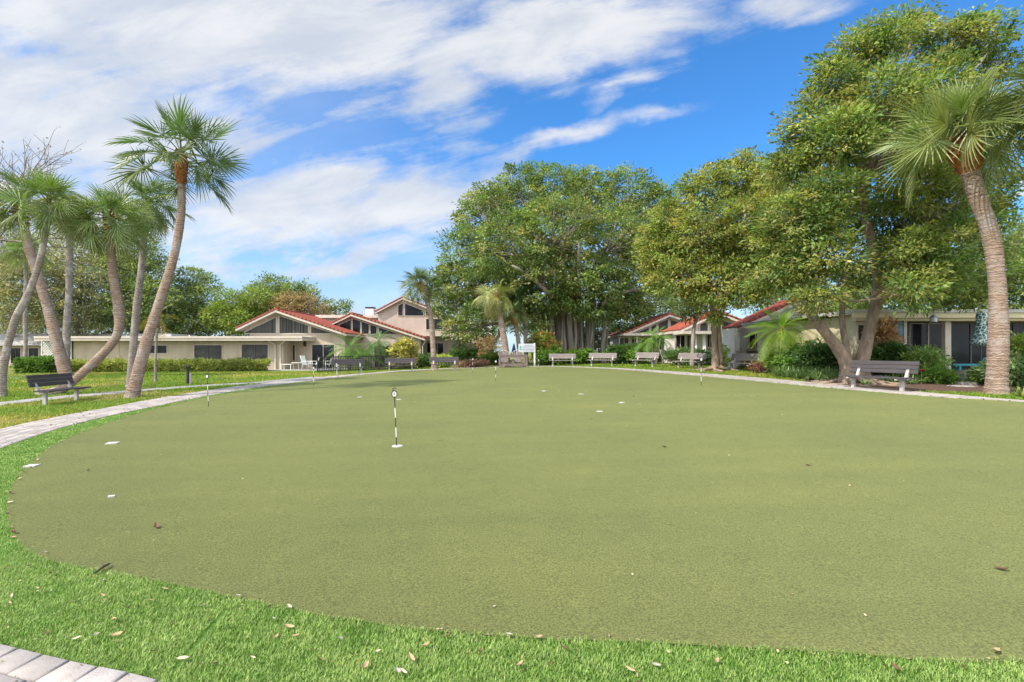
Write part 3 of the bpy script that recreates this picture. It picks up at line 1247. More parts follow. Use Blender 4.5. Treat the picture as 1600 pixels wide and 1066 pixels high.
def palm(label, base_px, path, widths, n=34, pet=0.95, Rb=1.0, seed=1, bark=None, boot=0.75, boot_r=1.5, c_young=YG, c_old=OG, tipc=TIP,
         lean=0.0, Yoff=0.0, Y=None, name='palm_tree', group=None, **kw):
    if Y is None:
        g = G(*base_px)
    else:
        q = P(base_px[0], base_px[1], Y)
        g = Vector((q.x, Y, Tz(q.x, Y)))
    Yb = g.y
    pts = [(g.x, g.y, g.z - 0.08)]
    for i, (px, py) in enumerate(path):
        pts.append(tuple(P(px, py, Yb + lean * (i + 1) / len(path))))
    c = catmull(pts, 0.04)
    m = len(c)
    ku = 1 / math.sqrt(1 + (g.x / Yb) ** 2)
    s = F / Yb / ku
    pet, Rb = pet * (0.35 + 0.65 * ku), Rb * (0.35 + 0.65 * ku)
    ra = np.interp(np.linspace(0, 1, m), np.linspace(0, 1, len(widths)), np.array(widths) / s / 2) * (0.92 if g.x < -8 else 1.0)
    rg = np.random.default_rng(seed)
    ra = ra * (1 + 0.03 * (np.arange(m) % 3 == 0) + rg.normal(0, 0.016, m))
    ra = ra * (1 + 0.035 * np.sin(np.arange(m) * 0.11 + seed) + 0.03 * np.sin(np.arange(m) * 0.047 + 2 * seed))
    flare = 1 + 0.35 * np.exp(-np.linspace(0, 1, m) * 26)
    ra = ra * flare
    t = thing(name, label, 'palm tree', g, group=group)
    mb = MB(g)
    mb.tube(c, list(ra), 18)
    mb.build('trunk', bark or M_PT, t, smooth=False)
    top = np.array(c[-1])
    ax_ = unit(np.array(c[-1]) - np.array(c[-8]))
    r_top = float(ra[-1])
    if boot:
        bb = MB(g)
        k = 9
        cs = [top - ax_ * boot * 0.78 + ax_ * boot * i / (k - 1) for i in range(k)]
        prof = np.array([1.02, 1.15, 1.3, 1.42, 1.5, 1.45, 1.3, 1.0, 0.6]) / 1.5 * boot_r
        bb.tube([tuple(q) for q in cs], [r_top * p for p in prof], 16)
        a1 = unit(np.cross(ax_, [0.3, 1, 0]))
        a2 = np.cross(ax_, a1)
        for i in range(70):
            a = i * 2.39996
            h = (i + 0.5) / 70
            rr = r_top * np.interp(h, np.linspace(0, 1, k), prof)
            d = a1 * math.cos(a) + a2 * math.sin(a)
            p0 = top - ax_ * boot * 0.78 + ax_ * boot * h + d * rr * 0.8
            skew = np.cross(ax_, d) * (0.09 if i % 2 else -0.09)
            p1 = p0 + d * r_top * 0.55 + ax_ * r_top * rg.uniform(0.5, 1.1) + skew * r_top * 5
            bb.bar(p0, p1, r_top * 0.42, r_top * 0.16, tuple(d))
        bb.build('boots', M_BOOT, t)
    V, Q, C = palm_crown(top + ax_ * 0.12, ax_, n, pet, Rb, seed, c_young, c_old, tipc, **kw)
    np_mesh('crown', V, Q, M_PALM, C, t, g)
    return t


# group of leaning cabbage palms beside the bench
palm('tallest cabbage palm of the leaning cluster, with an orange boot under its crown', (205, 622), [(225, 548), (250, 470), (272, 400), (283, 330), (283, 246)],
     [24, 21, 19, 17, 15, 14], 30, 1.25, 1.15, 3, boot=1.2, boot_r=1.75, e_lo=-28, droop=(0.02, 0.12), lean=0.4, c_young=(0.085, 0.16, 0.045), c_old=(0.10, 0.15, 0.055), fade=0.22)
palm('grey cabbage palm leaning close behind the tallest palm', (203, 606), [(208, 545), (214, 480), (222, 410), (230, 322)], [15, 14, 14, 12, 12], 32, .9, 1.0, 5,
     M_PTG, 0.0, lean=0.2, e_lo=-50, droop=(0.1, 0.35), c_young=(0.11, 0.19, 0.05))
palm('cabbage palm with an elbowed trunk lying low behind the grey bench', (66, 616), [(100, 606), (145, 568), (174, 538), (186, 512), (184, 470), (176, 425), (171, 345)],
     [26, 20, 18, 17, 20, 19, 17, 16], 33, .9, 1.0, 8, boot=1.0, boot_r=1.55, e_lo=-52, droop=(0.12, 0.4), c_young=(0.15, 0.24, 0.06), Y=18.6)
palm('cabbage palm leaning away from the elbowed palm, its trunk crossing the clipped hedge', (106, 592), [(96, 562), (80, 500), (62, 440), (46, 390), (31, 328)], [23, 22, 20, 18, 17, 17], 32, .95, 1.05, 12,
     boot=1.2, boot_r=1.4, e_lo=-40, droop=(0.1, 0.35))
palm('straight pale cabbage palm standing between two leaning trunks', (104, 586), [(104, 520), (108, 450), (109, 332)], [14, 14, 13, 12], 32, .95, 1.1, 15, M_PTG, 0.0,
     e_lo=-50, droop=(0.12, 0.4), c_young=(0.12, 0.21, 0.05), lean=0.6)
palm('dark bowed cabbage palm at the outer edge of the cluster', (3, 621), [(5, 575), (22, 505), (46, 455), (64, 400), (76, 325)], [17, 16, 15, 14, 13, 13], 24, .95, 1.1, 18,
     bark=M_PTG, boot=0.0, e_lo=-35, droop=(0.1, 0.35))
# small ailing palm by the low tan house
palm('thin small palm with a sparse yellowing crown in front of the hedge', (243, 597), [(243, 560), (245, 520), (246, 500)], [6, 4.6, 4.4, 4.4], 10, 0.25, 1.1, 21, M_PTG, 0.5, boot_r=1.6,
     style='feather', nseg=22, e_lo=-50, e_hi=60, droop=(0.5, 1.1), c_young=(0.26, 0.24, 0.05), c_old=(0.33, 0.20, 0.06), tipc=(0.35, 0.24, 0.1))
palm('slender grey palm trunk standing beside the far pale house', (40, 575), [(40, 540), (39, 490), (40, 440), (41, 395)], [8, 8, 7.5, 7, 7], 24, 1.0, 1.3, 23, M_PTG, 0.0, Y=42)
# palms in the middle distance
palm('cabbage palm leaning over the two storey house, crown against the sky', (679, 580), [(677, 545), (673, 495), (665, 465), (657, 446)], [9, 8.5, 8, 7.5, 7.5], 30, 0.85, 1.0, 31,
     boot=0.7, boot_r=1.5, Y=37, c_young=(0.085, 0.15, 0.045), c_old=(0.11, 0.15, 0.055), e_lo=-42, droop=(0.1, 0.35))
palm('pale drooping cabbage palm in front of the banyan', (793, 573), [(790, 545), (783, 505), (773, 462)], [11, 10, 9, 8], 26, .85, 1.0, 33, boot=0.5, boot_r=1.2, Y=38.5, e_lo=-70, e_hi=60,
     droop=(0.35, 0.7), c_young=(0.25, 0.31, 0.09), c_old=(0.32, 0.32, 0.13), tipc=(0.4, 0.36, 0.2))
palm('shorter palm with an orange boot between two taller trunks', (813, 572), [(810, 535), (805, 505), (802, 492)], [7, 6.5, 6.5, 7], 20, 0.7, 0.8, 35, boot=1.1, boot_r=1.5, Y=40, e_lo=-30,
     c_young=(0.06, 0.13, 0.03))
palm('slim upright palm with a dark green crown under the banyan', (823, 572), [(821, 530), (820, 490), (819, 466)], [7, 6.2, 6, 6.5], 26, 0.9, 1.1, 37, M_PTG, boot=0.9, boot_r=1.5, Y=41, e_lo=-35,
     c_young=(0.04, 0.10, 0.025), c_old=(0.05, 0.10, 0.03), tipc=(0.08, 0.12, 0.04))
# foreground palms beside the beige house
palm('thick ringed cabbage palm bending over the paved path near the beige house', (1556, 617), [(1559, 560), (1560, 490), (1556, 420), (1546, 360), (1524, 300), (1505, 226)],
     [37, 35, 32, 31, 31, 33, 32], 30, 1.2, 1.38, 41, boot=0.95, boot_r=1.5, bias=1.0, e_lo=-4, droop=(0.02, 0.13), c_young=(0.14, 0.225, 0.06), c_old=(0.20, 0.245, 0.08), tipc=(0.42, 0.38, 0.22), fade=0.34, nseg=44)
palm('second cabbage palm whose fronds reach in at the frame corner', (1790, 640), [(1760, 520), (1722, 330), (1690, 150)], [36, 33, 31, 30], 36, 1.1, 1.25, 44, Y=11.5, e_lo=-45,
     c_young=(0.14, 0.19, 0.06))


def feather_palm(label, base_px, Y, trunk_h, n, Lf, seed, name='feather_palm', stems=1, trunk_r=0.09, bark=None, **kw):
    q = P(base_px[0], base_px[1], Y)
    g = Vector((q.x, Y, Tz(q.x, Y)))
    t = thing(name, label, 'palm', g)
    rg = random.Random(seed)
    mb = MB(g)
    VV, QQ, CC, k = [], [], [], 0
    for sidx in range(stems):
        dx, dy = (rg.uniform(-0.5, 0.5), rg.uniform(-0.3, 0.3)) if stems > 1 else (0, 0)
        h = trunk_h * rg.uniform(0.75, 1.1) if stems > 1 else trunk_h
        pts = [(g.x + dx * (0.3 + 0.7 * i / 5), g.y + dy * i / 5, g.z - 0.05 + h * i / 5) for i in range(6)]
        mb.tube(pts, [trunk_r * (1.15 - 0.05 * i) for i in range(6)], 9)
        for i in range(16):
            a = i * 2.4
            hh = h * (0.45 + 0.55 * i / 16)
            c = Vector((g.x + dx, g.y + dy, g.z + hh))
            d = Vector((math.cos(a), math.sin(a), 0.8))
            mb.bar(c, c + d * trunk_r * 1.6, trunk_r * 0.6, trunk_r * 0.3)
        V, Q, C = palm_crown(pts[-1], (0, 0, 1), max(6, n // stems), 0.12, Lf, seed + sidx, style='feather', **kw)
        VV.append(V)
        QQ.append(Q + k)
        CC.append(C)
        k += len(V)
    mb.build('trunk', bark or M_BARK, t, smooth=True)
    np_mesh('crown', np.concatenate(VV), np.concatenate(QQ), M_PALM, np.concatenate(CC), t, g)
    return t


FE = dict(nseg=44, e_hi=75, e_lo=-25, droop=(0.55, 1.05), fade=0.25)
feather_palm('bushy feather palm before the sliding door of the gabled house', (546, 580), 37.5, 1.6, 38, 2.0, 51, c_young=(0.10, 0.24, 0.03), c_old=(0.11, 0.22, 0.04), tipc=(0.25, 0.3, 0.08), **FE)
feather_palm('low arching feather palm behind the black fence', (566, 580), 37.0, 0.9, 34, 1.8, 52, c_young=(0.10, 0.24, 0.03), c_old=(0.10, 0.20, 0.04), tipc=(0.22, 0.28, 0.08), **FE)
feather_palm('slim feather palm with a bare stem by the second red gable', (592, 580), 39.0, 2.2, 30, 1.5, 53, c_young=(0.07, 0.18, 0.04), c_old=(0.09, 0.18, 0.05), tipc=(0.2, 0.26, 0.08), **FE)
feather_palm('dark feather palm beside the yellow croton', (611, 580), 39.5, 1.3, 26, 1.5, 54, c_young=(0.05, 0.14, 0.04), c_old=(0.06, 0.14, 0.04), tipc=(0.15, 0.22, 0.08), **FE)
feather_palm('clump of thin stemmed palms before the porch of a red roofed house', (1022, 566), 36, 2.0, 40, 1.3, 55, stems=4, trunk_r=0.05, c_young=(0.10, 0.25, 0.03), c_old=(0.14, 0.26, 0.05), tipc=(0.3, 0.3, 0.08), bark=M_BARK2, **FE)
feather_palm('bright feather palm with a red brown trunk behind the strappy bed', (1221, 575), 22, 1.9, 52, 1.6, 56, trunk_r=0.13, c_young=(0.17, 0.32, 0.03), c_old=(0.20, 0.30, 0.05), tipc=(0.34, 0.36, 0.1),
             bark=M_BOOT, nseg=40, e_hi=78, e_lo=-25, droop=(0.45, 0.95), fade=0.25)

# ------------------------------------------------------------------ big trees
BAN_Y = 45.0
bl = []
for (px, py, r, dy) in [(718, 452, 42, -1), (735, 398, 50, 0), (762, 345, 50, 2), (812, 303, 44, 2), (868, 298, 40, 0), (918, 300, 36, 3), (982, 303, 42, 0), (1018, 328, 38, 2),
                        (800, 388, 62, -5), (872, 365, 66, -6), (950, 385, 66, -4), (1012, 390, 44, 0), (845, 440, 55, -5), (925, 448, 55, -5), (770, 455, 48, -3), (998, 450, 46, -2),
                        (722, 510, 26, -3), (745, 500, 30, -3), (982, 488, 34, -1), (838, 488, 30, -4), (905, 452, 34, -6), (1035, 420, 36, 1), (700, 480, 26, -1), (945, 478, 26, -4),
                        (800, 330, 45, 8), (900, 330, 50, 9), (990, 360, 50, 8), (760, 420, 45, 8), (700, 455, 22, 1), (690, 430, 16, 0), (745, 320, 18, 1), (838, 272, 18, 1), (900, 275, 16, 1), (1040, 305, 18, 1), (960, 285, 16, 2), (755, 300, 14, 2)]:
    bl.append(lobe_px(px, py, r, BAN_Y + dy * 0.8, squash=0.92))
bb_ = P(905, 560, BAN_Y)
bg_ = Vector((bb_.x, BAN_Y, Tz(bb_.x, BAN_Y)))
ban = thing('banyan_tree', 'huge dome shaped banyan with a curtain of aerial root trunks', 'tree', bg_)
V, Q, C, cc, cl, lb = crown(bl, 2900, 54, 0.66, 0.24, [(0.14, 0.20, 0.055), (0.11, 0.18, 0.05), (0.18, 0.235, 0.065), (0.22, 0.235, 0.075), (0.09, 0.15, 0.045)], 61,
                            shell=(0.72, 1.05), slim=0.5, under=0.6)
np_mesh('crown', V, Q, M_BANYAN, C, ban, bg_)
mb = MB(bg_)
rg_ = random.Random(5)
forks = []
for i in range(96):
    px = rg_.gauss(888, 15) if i < 56 else rg_.uniform(862, 953)
    dy = rg_.uniform(-2.2, 2.2)
    b0 = P(px, 560, BAN_Y + dy)
    topy = rg_.uniform(430, 485)
    tp = P(px + rg_.gauss(0, 4) + (px - 895) * 0.10, topy, BAN_Y + dy * 0.8)
    z0 = Tz(b0.x, b0.y) - 0.1
    pts = [(b0.x + rg_.gauss(0, 0.06), b0.y, z0)]
    for k in (0.25, 0.5, 0.75):
        pts.append((b0.x * (1 - k) + tp.x * k + rg_.gauss(0, 0.07), b0.y * (1 - k) + tp.y * k, z0 * (1 - k) + tp.z * k))
    pts.append(tuple(tp))
    r = rg_.choice((0.06, 0.07, 0.09, 0.10, 0.13, 0.17, 0.26)) * (1.15 if i < 56 else 0.8)
    c = catmull(pts, 0.35)
    nn = len(c)
    mb.tube(c, [r * (1.15 - 0.45 * j / nn + 0.06 * math.sin(j * 1.7 + i)) + (0.12 * r * 3 if j == 0 else 0) for j in range(nn)], 8)
    if i % 5 == 0:
        forks.append(tuple(tp))
mb.build('root_trunks', M_ROOT, ban, smooth=True)
mb = MB(bg_)
limbs(mb, forks, cc, cl, lb, 0.42, 0.045, 17, 0.3)
for (a, b, r) in (((862, 462, -5), (800, 415, -6.5), 0.2), ((880, 452, -5), (838, 395, -6), 0.17), ((905, 450, -5), (905, 380, -6.4), 0.22), ((940, 476, -4), (1000, 452, -4), 0.2)):
    pa, pb = P(a[0], a[1], BAN_Y + a[2]), P(b[0], b[1], BAN_Y + b[2])
    mb.tube(bend(pa, pb, 0.3, 7), [r, r * 0.9, r * 0.8, r * 0.7, r * 0.55, r * 0.4], 8)
mb.build('limbs', M_BARK2, ban, smooth=True)

# multi-stemmed broadleaf tree behind the dark bench
TY = 17.2
tb = P(1338, 585, TY)
tbase = (tb.x, TY, Tz(tb.x, TY))
z0 = tbase[2]


def tp_(px, py, dy=0.0):
    return tuple(P(px, py, TY + dy))


g0 = (tb.x - 0.30, TY, z0 - 0.1)
g1 = (tb.x + 0.45, TY + 0.25, z0 - 0.1)
paths = [([g0, tp_(1322, 570), tp_(1312, 548), tp_(1290, 520), tp_(1268, 492), tp_(1262, 465), tp_(1256, 420), tp_(1250, 360)], [0.30, 0.21, 0.175, 0.16, 0.14, 0.12, 0.09, 0.06]),
         ([g1, tp_(1346, 572, .3), tp_(1352, 545, .3), tp_(1362, 500, .3), tp_(1372, 455, .3), tp_(1368, 400, .3), tp_(1352, 340, .3), tp_(1350, 270, .3), tp_(1378, 160, .3)], [0.27, 0.20, 0.18, 0.165, 0.145, 0.13, 0.12, 0.09, 0.05]),
         ([tp_(1324, 566, .2), tp_(1322, 540, .5), tp_(1316, 505, .8), tp_(1318, 460, 1), tp_(1330, 380, 1.2)], [0.13, 0.10, 0.09, 0.08, 0.05]),
         ([tp_(1372, 450, .3), tp_(1400, 410, .2), tp_(1440, 370, 0), tp_(1470, 320, 0)], [0.14, 0.11, 0.08, 0.05])]
l1 = []
for (px, py, r, dy) in [(1258, 196, 34, 0), (1300, 128, 44, 0), (1345, 88, 46, .5), (1392, 62, 42, 0), (1436, 50, 30, .3), (1490, 62, 40, .5), (1535, 66, 38, .5), (1556, 110, 36, .8),
                        (1242, 262, 44, 0), (1310, 215, 62, -1), (1385, 160, 70, -1), (1462, 140, 60, -.5), (1250, 345, 60, -.8), (1296, 312, 56, -1.2), (1432, 285, 62, -1.2), (1495, 255, 66, -1), (1530, 200, 50, .5),
                        (1238, 416, 42, -.6), (1292, 405, 50, -1.2), (1428, 395, 52, -1.4), (1480, 385, 60, -1.5), (1525, 340, 44, -.8), (1532, 420, 44, -.4), (1455, 445, 44, -1.6), (1215, 380, 42, .2),
                        (1278, 462, 34, -1.2), (1558, 290, 36, .6), (1290, 96, 15, 0), (1266, 158, 16, 0), (1372, 38, 17, .2), (1440, 24, 15, .3), (1532, 32, 18, .5), (1566, 62, 15, .6), (1230, 212, 15, 0), (1500, 34, 14, .3), (1326, 62, 14, 0), (1222, 250, 16, 0), (1575, 330, 18, .8), (1555, 385, 18, .5), (1190, 430, 22, .2), (1505, 455, 30, -.8), (1420, 450, 34, -2),
                        (1330, 200, 60, 2.4), (1430, 220, 70, 2.6), (1300, 330, 70, 2.6), (1400, 360, 70, 2.8), (1480, 320, 60, 2.4), (1330, 425, 34, 2.2)]:
    l1.append(lobe_px(px, py, r, TY + dy, squash=0.85))
t1 = tree('broadleaf_tree', 'big glossy leaved tree with forked trunks rising behind the dark bench', tbase, paths,
          [tp_(1262, 455), tp_(1368, 400, .3), tp_(1350, 290, .3), tp_(1330, 380, 1.2), tp_(1440, 370)], l1, 2150, 62, 0.42, 0.155,
          [(0.15, 0.21, 0.055), (0.12, 0.19, 0.055), (0.22, 0.25, 0.075), (0.26, 0.26, 0.09), (0.09, 0.15, 0.045), (0.175, 0.23, 0.06)], 71, M_LEAF, M_BARK, 0.10, 0.016, roots=9,
          shell=(0.35, 1.08), jit=0.4, slim=0.38)

# yellowing tree with ivy-clad trunk
UY = 25.0
ub = P(1121, 580, UY)
ubase = (ub.x, UY, Tz(ub.x, UY))


def up_(px, py, dy=0.0):
    return tuple(P(px, py, UY + dy))


l2 = []
for (px, py, r, dy) in [(1036, 400, 34, 0), (1058, 345, 40, 0), (1105, 300, 42, 0), (1155, 280, 42, 0), (1100, 370, 54, -1.4), (1160, 355, 56, -1.6), (1200, 330, 46, -1), (1195, 420, 48, -1.5), (1130, 440, 46, -2),
                        (1062, 432, 38, -1), (1150, 458, 28, -1.2), (1030, 438, 24, 0), (1225, 290, 36, .5), (1200, 268, 30, .3), (1188, 300, 34, 0), (1022, 372, 26, .3), (1225, 385, 40, -1), (1120, 494, 15, -1), (1090, 458, 24, -1), (1190, 448, 26, -1), (1085, 395, 45, 2),
                        (1150, 400, 50, 2.4), (1250, 436, 28, -1.4), (1012, 408, 14, 0), (1030, 360, 14, 0), (1078, 290, 15, 0), (1125, 262, 15, 0), (1165, 250, 16, 0), (1020, 440, 15, 0), (1045, 318, 14, 0)]:
    l2.append(lobe_px(px, py, r, UY + dy, squash=0.88))
t2 = tree('broadleaf_tree', 'yellowing tree with a hollowed pale trunk between two lawn benches', ubase,
          [([(ub.x - 0.08, UY, ubase[2] - 0.1), up_(1118, 560), up_(1116, 530), up_(1117, 500), up_(1110, 450), up_(1100, 400)], [0.22, 0.16, 0.145, 0.14, 0.10, 0.06]),
           ([(ub.x + 0.2, UY + .1, ubase[2] - 0.1), up_(1126, 560), up_(1124, 530), up_(1124, 500), up_(1145, 440), up_(1160, 370)], [0.15, 0.115, 0.105, 0.10, 0.08, 0.04])],
          [up_(1117, 490), up_(1110, 450), up_(1145, 440)], l2, 1500, 56, 0.44, 0.165,
          [(0.20, 0.245, 0.065), (0.25, 0.265, 0.08), (0.16, 0.215, 0.055), (0.30, 0.285, 0.085), (0.12, 0.175, 0.05), (0.18, 0.23, 0.06)], 73, M_LEAF, M_BARK, 0.13, 0.02, roots=6, shell=(0.4, 1.08), jit=0.4, slim=0.42)

# little thin tree on the far lawn
sy = 31.0
sb = P(1082, 562, sy)
sbz = Tz(sb.x, sy)
tree('small_tree', 'slender leaning tree behind the lawn benches', (sb.x, sy, sbz),
     [([(sb.x, sy, sbz - .05), tuple(P(1083, 530, sy)), tuple(P(1086, 505, sy)), tuple(P(1096, 485, sy))], [0.16, 0.12, 0.11, 0.08])], [tuple(P(1088, 500, sy))],
     [lobe_px(1085, 478, 22, sy), lobe_px(1070, 485, 16, sy), lobe_px(1103, 470, 20, sy)], 90, 36, 0.42, 0.17, [(0.07, 0.10, 0.04), (0.1, 0.13, 0.045)], 75, M_LEAF, M_BARK2, 0.07, 0.015)

# background trees
DK = [(0.15, 0.21, 0.065), (0.125, 0.18, 0.06), (0.19, 0.24, 0.07), (0.17, 0.215, 0.075)]
GREY = [(0.20, 0.215, 0.115), (0.17, 0.19, 0.10), (0.235, 0.24, 0.13), (0.22, 0.215, 0.11)]
BRT = [(0.15, 0.22, 0.045), (0.19, 0.25, 0.055), (0.12, 0.19, 0.045), (0.22, 0.25, 0.06)]


def back_tree(label, px, Y, lobes, clumps, per, palette, seed, leaf=0.34, clump_r=0.9, tr=0.32, name='broadleaf_tree', group='trees behind the houses', bark=M_BARK2, **kw):
    b = P(px, 560, Y)
    z = Tz(b.x, Y)
    ls = [lobe_px(a, c, r, Y + d, squash=0.9) for (a, c, r, d) in lobes]
    cx, cz = np.mean([l[0] for l in ls]), np.mean([l[2] for l in ls])
    path = [(b.x, Y, z - 0.1), (b.x + (cx - b.x) * 0.2, Y, z + (cz - z) * 0.35), (cx, Y, cz)]
    return tree(name, label, (b.x, Y, z), [(path, [tr, tr * 0.8, tr * 0.4])], [path[1], path[2]], ls, clumps, per, clump_r, leaf, palette, seed, M_LEAF if palette is not GREY else M_BANYAN, bark, tr * 0.55, 0.05,
                group=group, frac=0.3, **kw)


back_tree('dark drooping tree behind the far pale house, outermost of the wood', 10, 54, [(0, 400, 60, 0), (50, 440, 50, -2), (-40, 440, 60, 0), (20, 480, 45, -3), (75, 480, 40, -2)], 520, 42, GREY, 81, leaf=0.3)
back_tree('grey green oak rising over the lattice end of the low tan house', 120, 57, [(120, 400, 55, 0), (90, 445, 50, -2), (150, 450, 50, -2), (130, 490, 45, -3), (60, 410, 40, 2), (170, 410, 40, 1)], 560, 42, GREY, 82, leaf=0.3)
back_tree('deep green oak behind the middle of the low tan house', 215, 59, [(205, 400, 50, 0), (190, 440, 45, -2), (235, 430, 45, 0), (210, 480, 45, -3), (250, 470, 40, -2), (180, 490, 35, -3)], 520, 42, DK, 83, leaf=0.32)
back_tree('open crowned tree with layered clumps against the sky behind the tan house', 292, 62, [(300, 438, 24, 0), (322, 445, 20, 0), (280, 460, 24, 0), (318, 470, 28, -1), (295, 492, 30, -2), (338, 492, 24, -1), (265, 495, 26, -2)], 330, 36, DK, 84, leaf=0.32, clump_r=0.8)
back_tree('bright tree peeping over the flat roof beside the red gable', 372, 60, [(360, 478, 26, 0), (385, 488, 24, 0), (345, 496, 24, -1), (400, 470, 24, 0), (372, 502, 22, -2)], 300, 36, BRT, 85, leaf=0.32, clump_r=0.8)
back_tree('green tree cresting behind the red gable', 430, 66, [(425, 452, 26, 0), (455, 462, 26, 0), (405, 465, 22, 0), (440, 478, 28, -1), (478, 462, 20, 1), (400, 485, 24, 0)], 340, 36, DK, 86, leaf=0.34, clump_r=0.85)
back_tree('rusty tan crowned tree right behind the red gable', 470, 61, [(455, 476, 24, 0), (480, 478, 22, 0), (432, 482, 18, 0), (500, 488, 18, 0)], 260, 34, [(0.26, 0.19, 0.10), (0.20, 0.16, 0.085), (0.30, 0.22, 0.12)], 87, leaf=0.24, clump_r=0.7)
back_tree('sparse umbrella shaped tree between the gables', 528, 70, [(515, 478, 11, 0), (533, 484, 12, 0), (540, 476, 9, 0), (505, 488, 10, 0)], 70, 30, DK, 88, leaf=0.3, clump_r=0.55, tr=0.2)
back_tree('dense tree behind the beige house', 1590, 32, [(1590, 375, 30, 0), (1620, 400, 50, 1), (1570, 425, 36, 0), (1640, 380, 50, 2), (1600, 460, 44, 0), (1550, 470, 34, 1)], 520, 40, DK, 89, leaf=0.22, clump_r=0.55)
back_tree('dark tree in the gap behind the banyan roots', 760, 68, [(740, 510, 26, 0), (775, 500, 30, 0), (815, 500, 26, 2), (850, 505, 26, 1)], 260, 36, DK, 90, leaf=0.34)
back_tree('leafy tree behind the red roofs by the banyan', 985, 62, [(975, 470, 34, 0), (1020, 475, 36, 0), (1060, 470, 34, 2), (950, 490, 26, 0)], 280, 36, DK, 91, leaf=0.34)
back_tree('tree standing behind the red roof near the bright feather palm', 1225, 44, [(1200, 470, 34, 0), (1250, 465, 34, 1), (1290, 480, 34, 0), (1320, 500, 30, 0)], 280, 36, DK, 92, leaf=0.26, clump_r=0.7)
back_tree('dark bushy tree seen between the banyan roots', 905, 56, [(870, 520, 24, 0), (905, 512, 28, 0), (940, 520, 26, 0), (965, 525, 20, 0), (890, 540, 18, 0), (930, 542, 18, 0)], 300, 36, DK, 97, leaf=0.3)
back_tree('low spreading tree filling the gap behind the lattice', 60, 64, [(20, 500, 40, 0), (70, 505, 36, 0), (120, 505, 40, 0), (165, 500, 36, 1), (-30, 500, 50, 0)], 420, 40, GREY, 93, leaf=0.32)
back_tree('low spreading tree filling the gap behind the slim leaning palms', 250, 68, [(220, 500, 34, 0), (260, 508, 30, 0), (300, 510, 30, 0), (340, 510, 26, 1), (380, 514, 24, 0), (410, 512, 22, 0)], 420, 40, DK, 94, leaf=0.32)
back_tree('dark tree behind the roof of the beige house, nearest the forked trunks', 1400, 34, [(1360, 450, 36, 0), (1410, 455, 38, 0), (1460, 455, 38, 0), (1500, 455, 36, 0), (1440, 430, 40, 1)], 480, 40, DK, 95, leaf=0.22, clump_r=0.55)
back_tree('dark tree between the white walled house and the beige house', 1310, 38, [(1290, 500, 26, 0), (1320, 490, 30, 0), (1345, 470, 34, 1)], 260, 40, DK, 96, leaf=0.2, clump_r=0.5)
# bare twigged tree above the palms
by = 26.0
bx0 = P(-255, 560, by)
bare = thing('bare_tree', 'leafless grey tree whose fine twigs show above the palm crowns', 'tree', (bx0.x, by, Tz(bx0.x, by)))
mb = MB(bare.location)
rb = random.Random(4)
tips = []


def grow(p, d, ln, r, lev):
    p = Vector(p)
    n = 4
    pts = [p]
    for i in range(n):
        d = (d + Vector((rb.gauss(0, .13), rb.gauss(0, .13), rb.gauss(0.03, .1)))).normalized()
        pts.append(pts[-1] + d * ln / n)
    mb.tube(pts, [r * (1 - 0.4 * i / n) for i in range(n + 1)], 6 if lev < 3 else 4, False)
    if lev >= 6:
        tips.append(tuple(pts[-1]))
        return
    for k in range(3 if lev < 5 else 4):
        a = d.orthogonal().normalized()
        a.rotate(Matrix.Rotation(rb.uniform(0, 6.28), 3, d))
        nd = (d + a * rb.uniform(0.35, 0.95)).normalized()
        grow(pts[-1] if k < 2 else pts[2], nd, ln * rb.uniform(0.62, 0.86), r * 0.6, lev + 1)


grow(bare.location, Vector((0.03, 0, 1)), 5.4, 0.30, 0)
mb.build('trunk', M_BARK2, bare, smooth=True)
tips = np.array(tips)
rg2 = np.random.default_rng(8)
pick = rg2.choice(len(tips), min(len(tips), 2500), replace=False)
k = len(pick)
V, Q = leaf_geo(tips[pick] + rg2.normal(0, .08, (k, 3)), rg2.normal(0, 1, (k, 3)), unit(rg2.normal(0, 1, (k, 3)) + [0, 0, 1]), rg2.uniform(.07, .16, k), rg2.uniform(.04, .09, k))
np_mesh('crown', V, Q, M_BANYAN, np.repeat(np.array([[0.16, 0.12, 0.09]]) * rg2.uniform(.6, 1.3, (k, 1)), 4, axis=0), bare, bare.location)

# ------------------------------------------------------------------ houses
M_TAN = mat('tan stucco', (0.50, 0.425, 0.325), (0.39, 0.33, 0.25), 1.1, 0.92, 0.5, 120, (1, 1, .3), spec=0.1, bdist=0.01)
M_PINK = mat('pinkish stucco', (0.47, 0.385, 0.33), (0.385, 0.315, 0.27), 1.1, 0.92, 0.5, 120, (1, 1, .3), spec=0.1, bdist=0.01)
M_OFF = mat('off white stucco', (0.62, 0.58, 0.54), (0.55, 0.51, 0.47), 1.2, 0.92, 0.5, 120, spec=0.1, bdist=0.01)
M_BEIGE = mat('beige painted board', (0.56, 0.49, 0.33), (0.50, 0.43, 0.29), 1.5, 0.8, 0.3, 60, spec=0.2, bdist=0.01)
M_TRIM = mat('cream trim', (0.55, 0.48, 0.41), (0.48, 0.42, 0.355), 2, 0.75, 0.2, 60, spec=0.2, bdist=0.01)
M_WHITE = mat('white paint', (0.78, 0.78, 0.76), (0.70, 0.70, 0.68), 3, 0.6, 0.2, 60, bdist=0.01)
M_FRAME = mat('bronze frame', (0.10, 0.085, 0.075), (0.07, 0.06, 0.055), 3, 0.5)
M_FLAT = mat('pale flat roofing', (0.42, 0.41, 0.39), (0.33, 0.32, 0.31), 1.4, 0.9, 0.3, 40)
M_GLASS = glass_mat('dark window glass')
M_GLASS2 = glass_mat('window glass with drawn blinds', (0.045, 0.045, 0.042), 0.12)
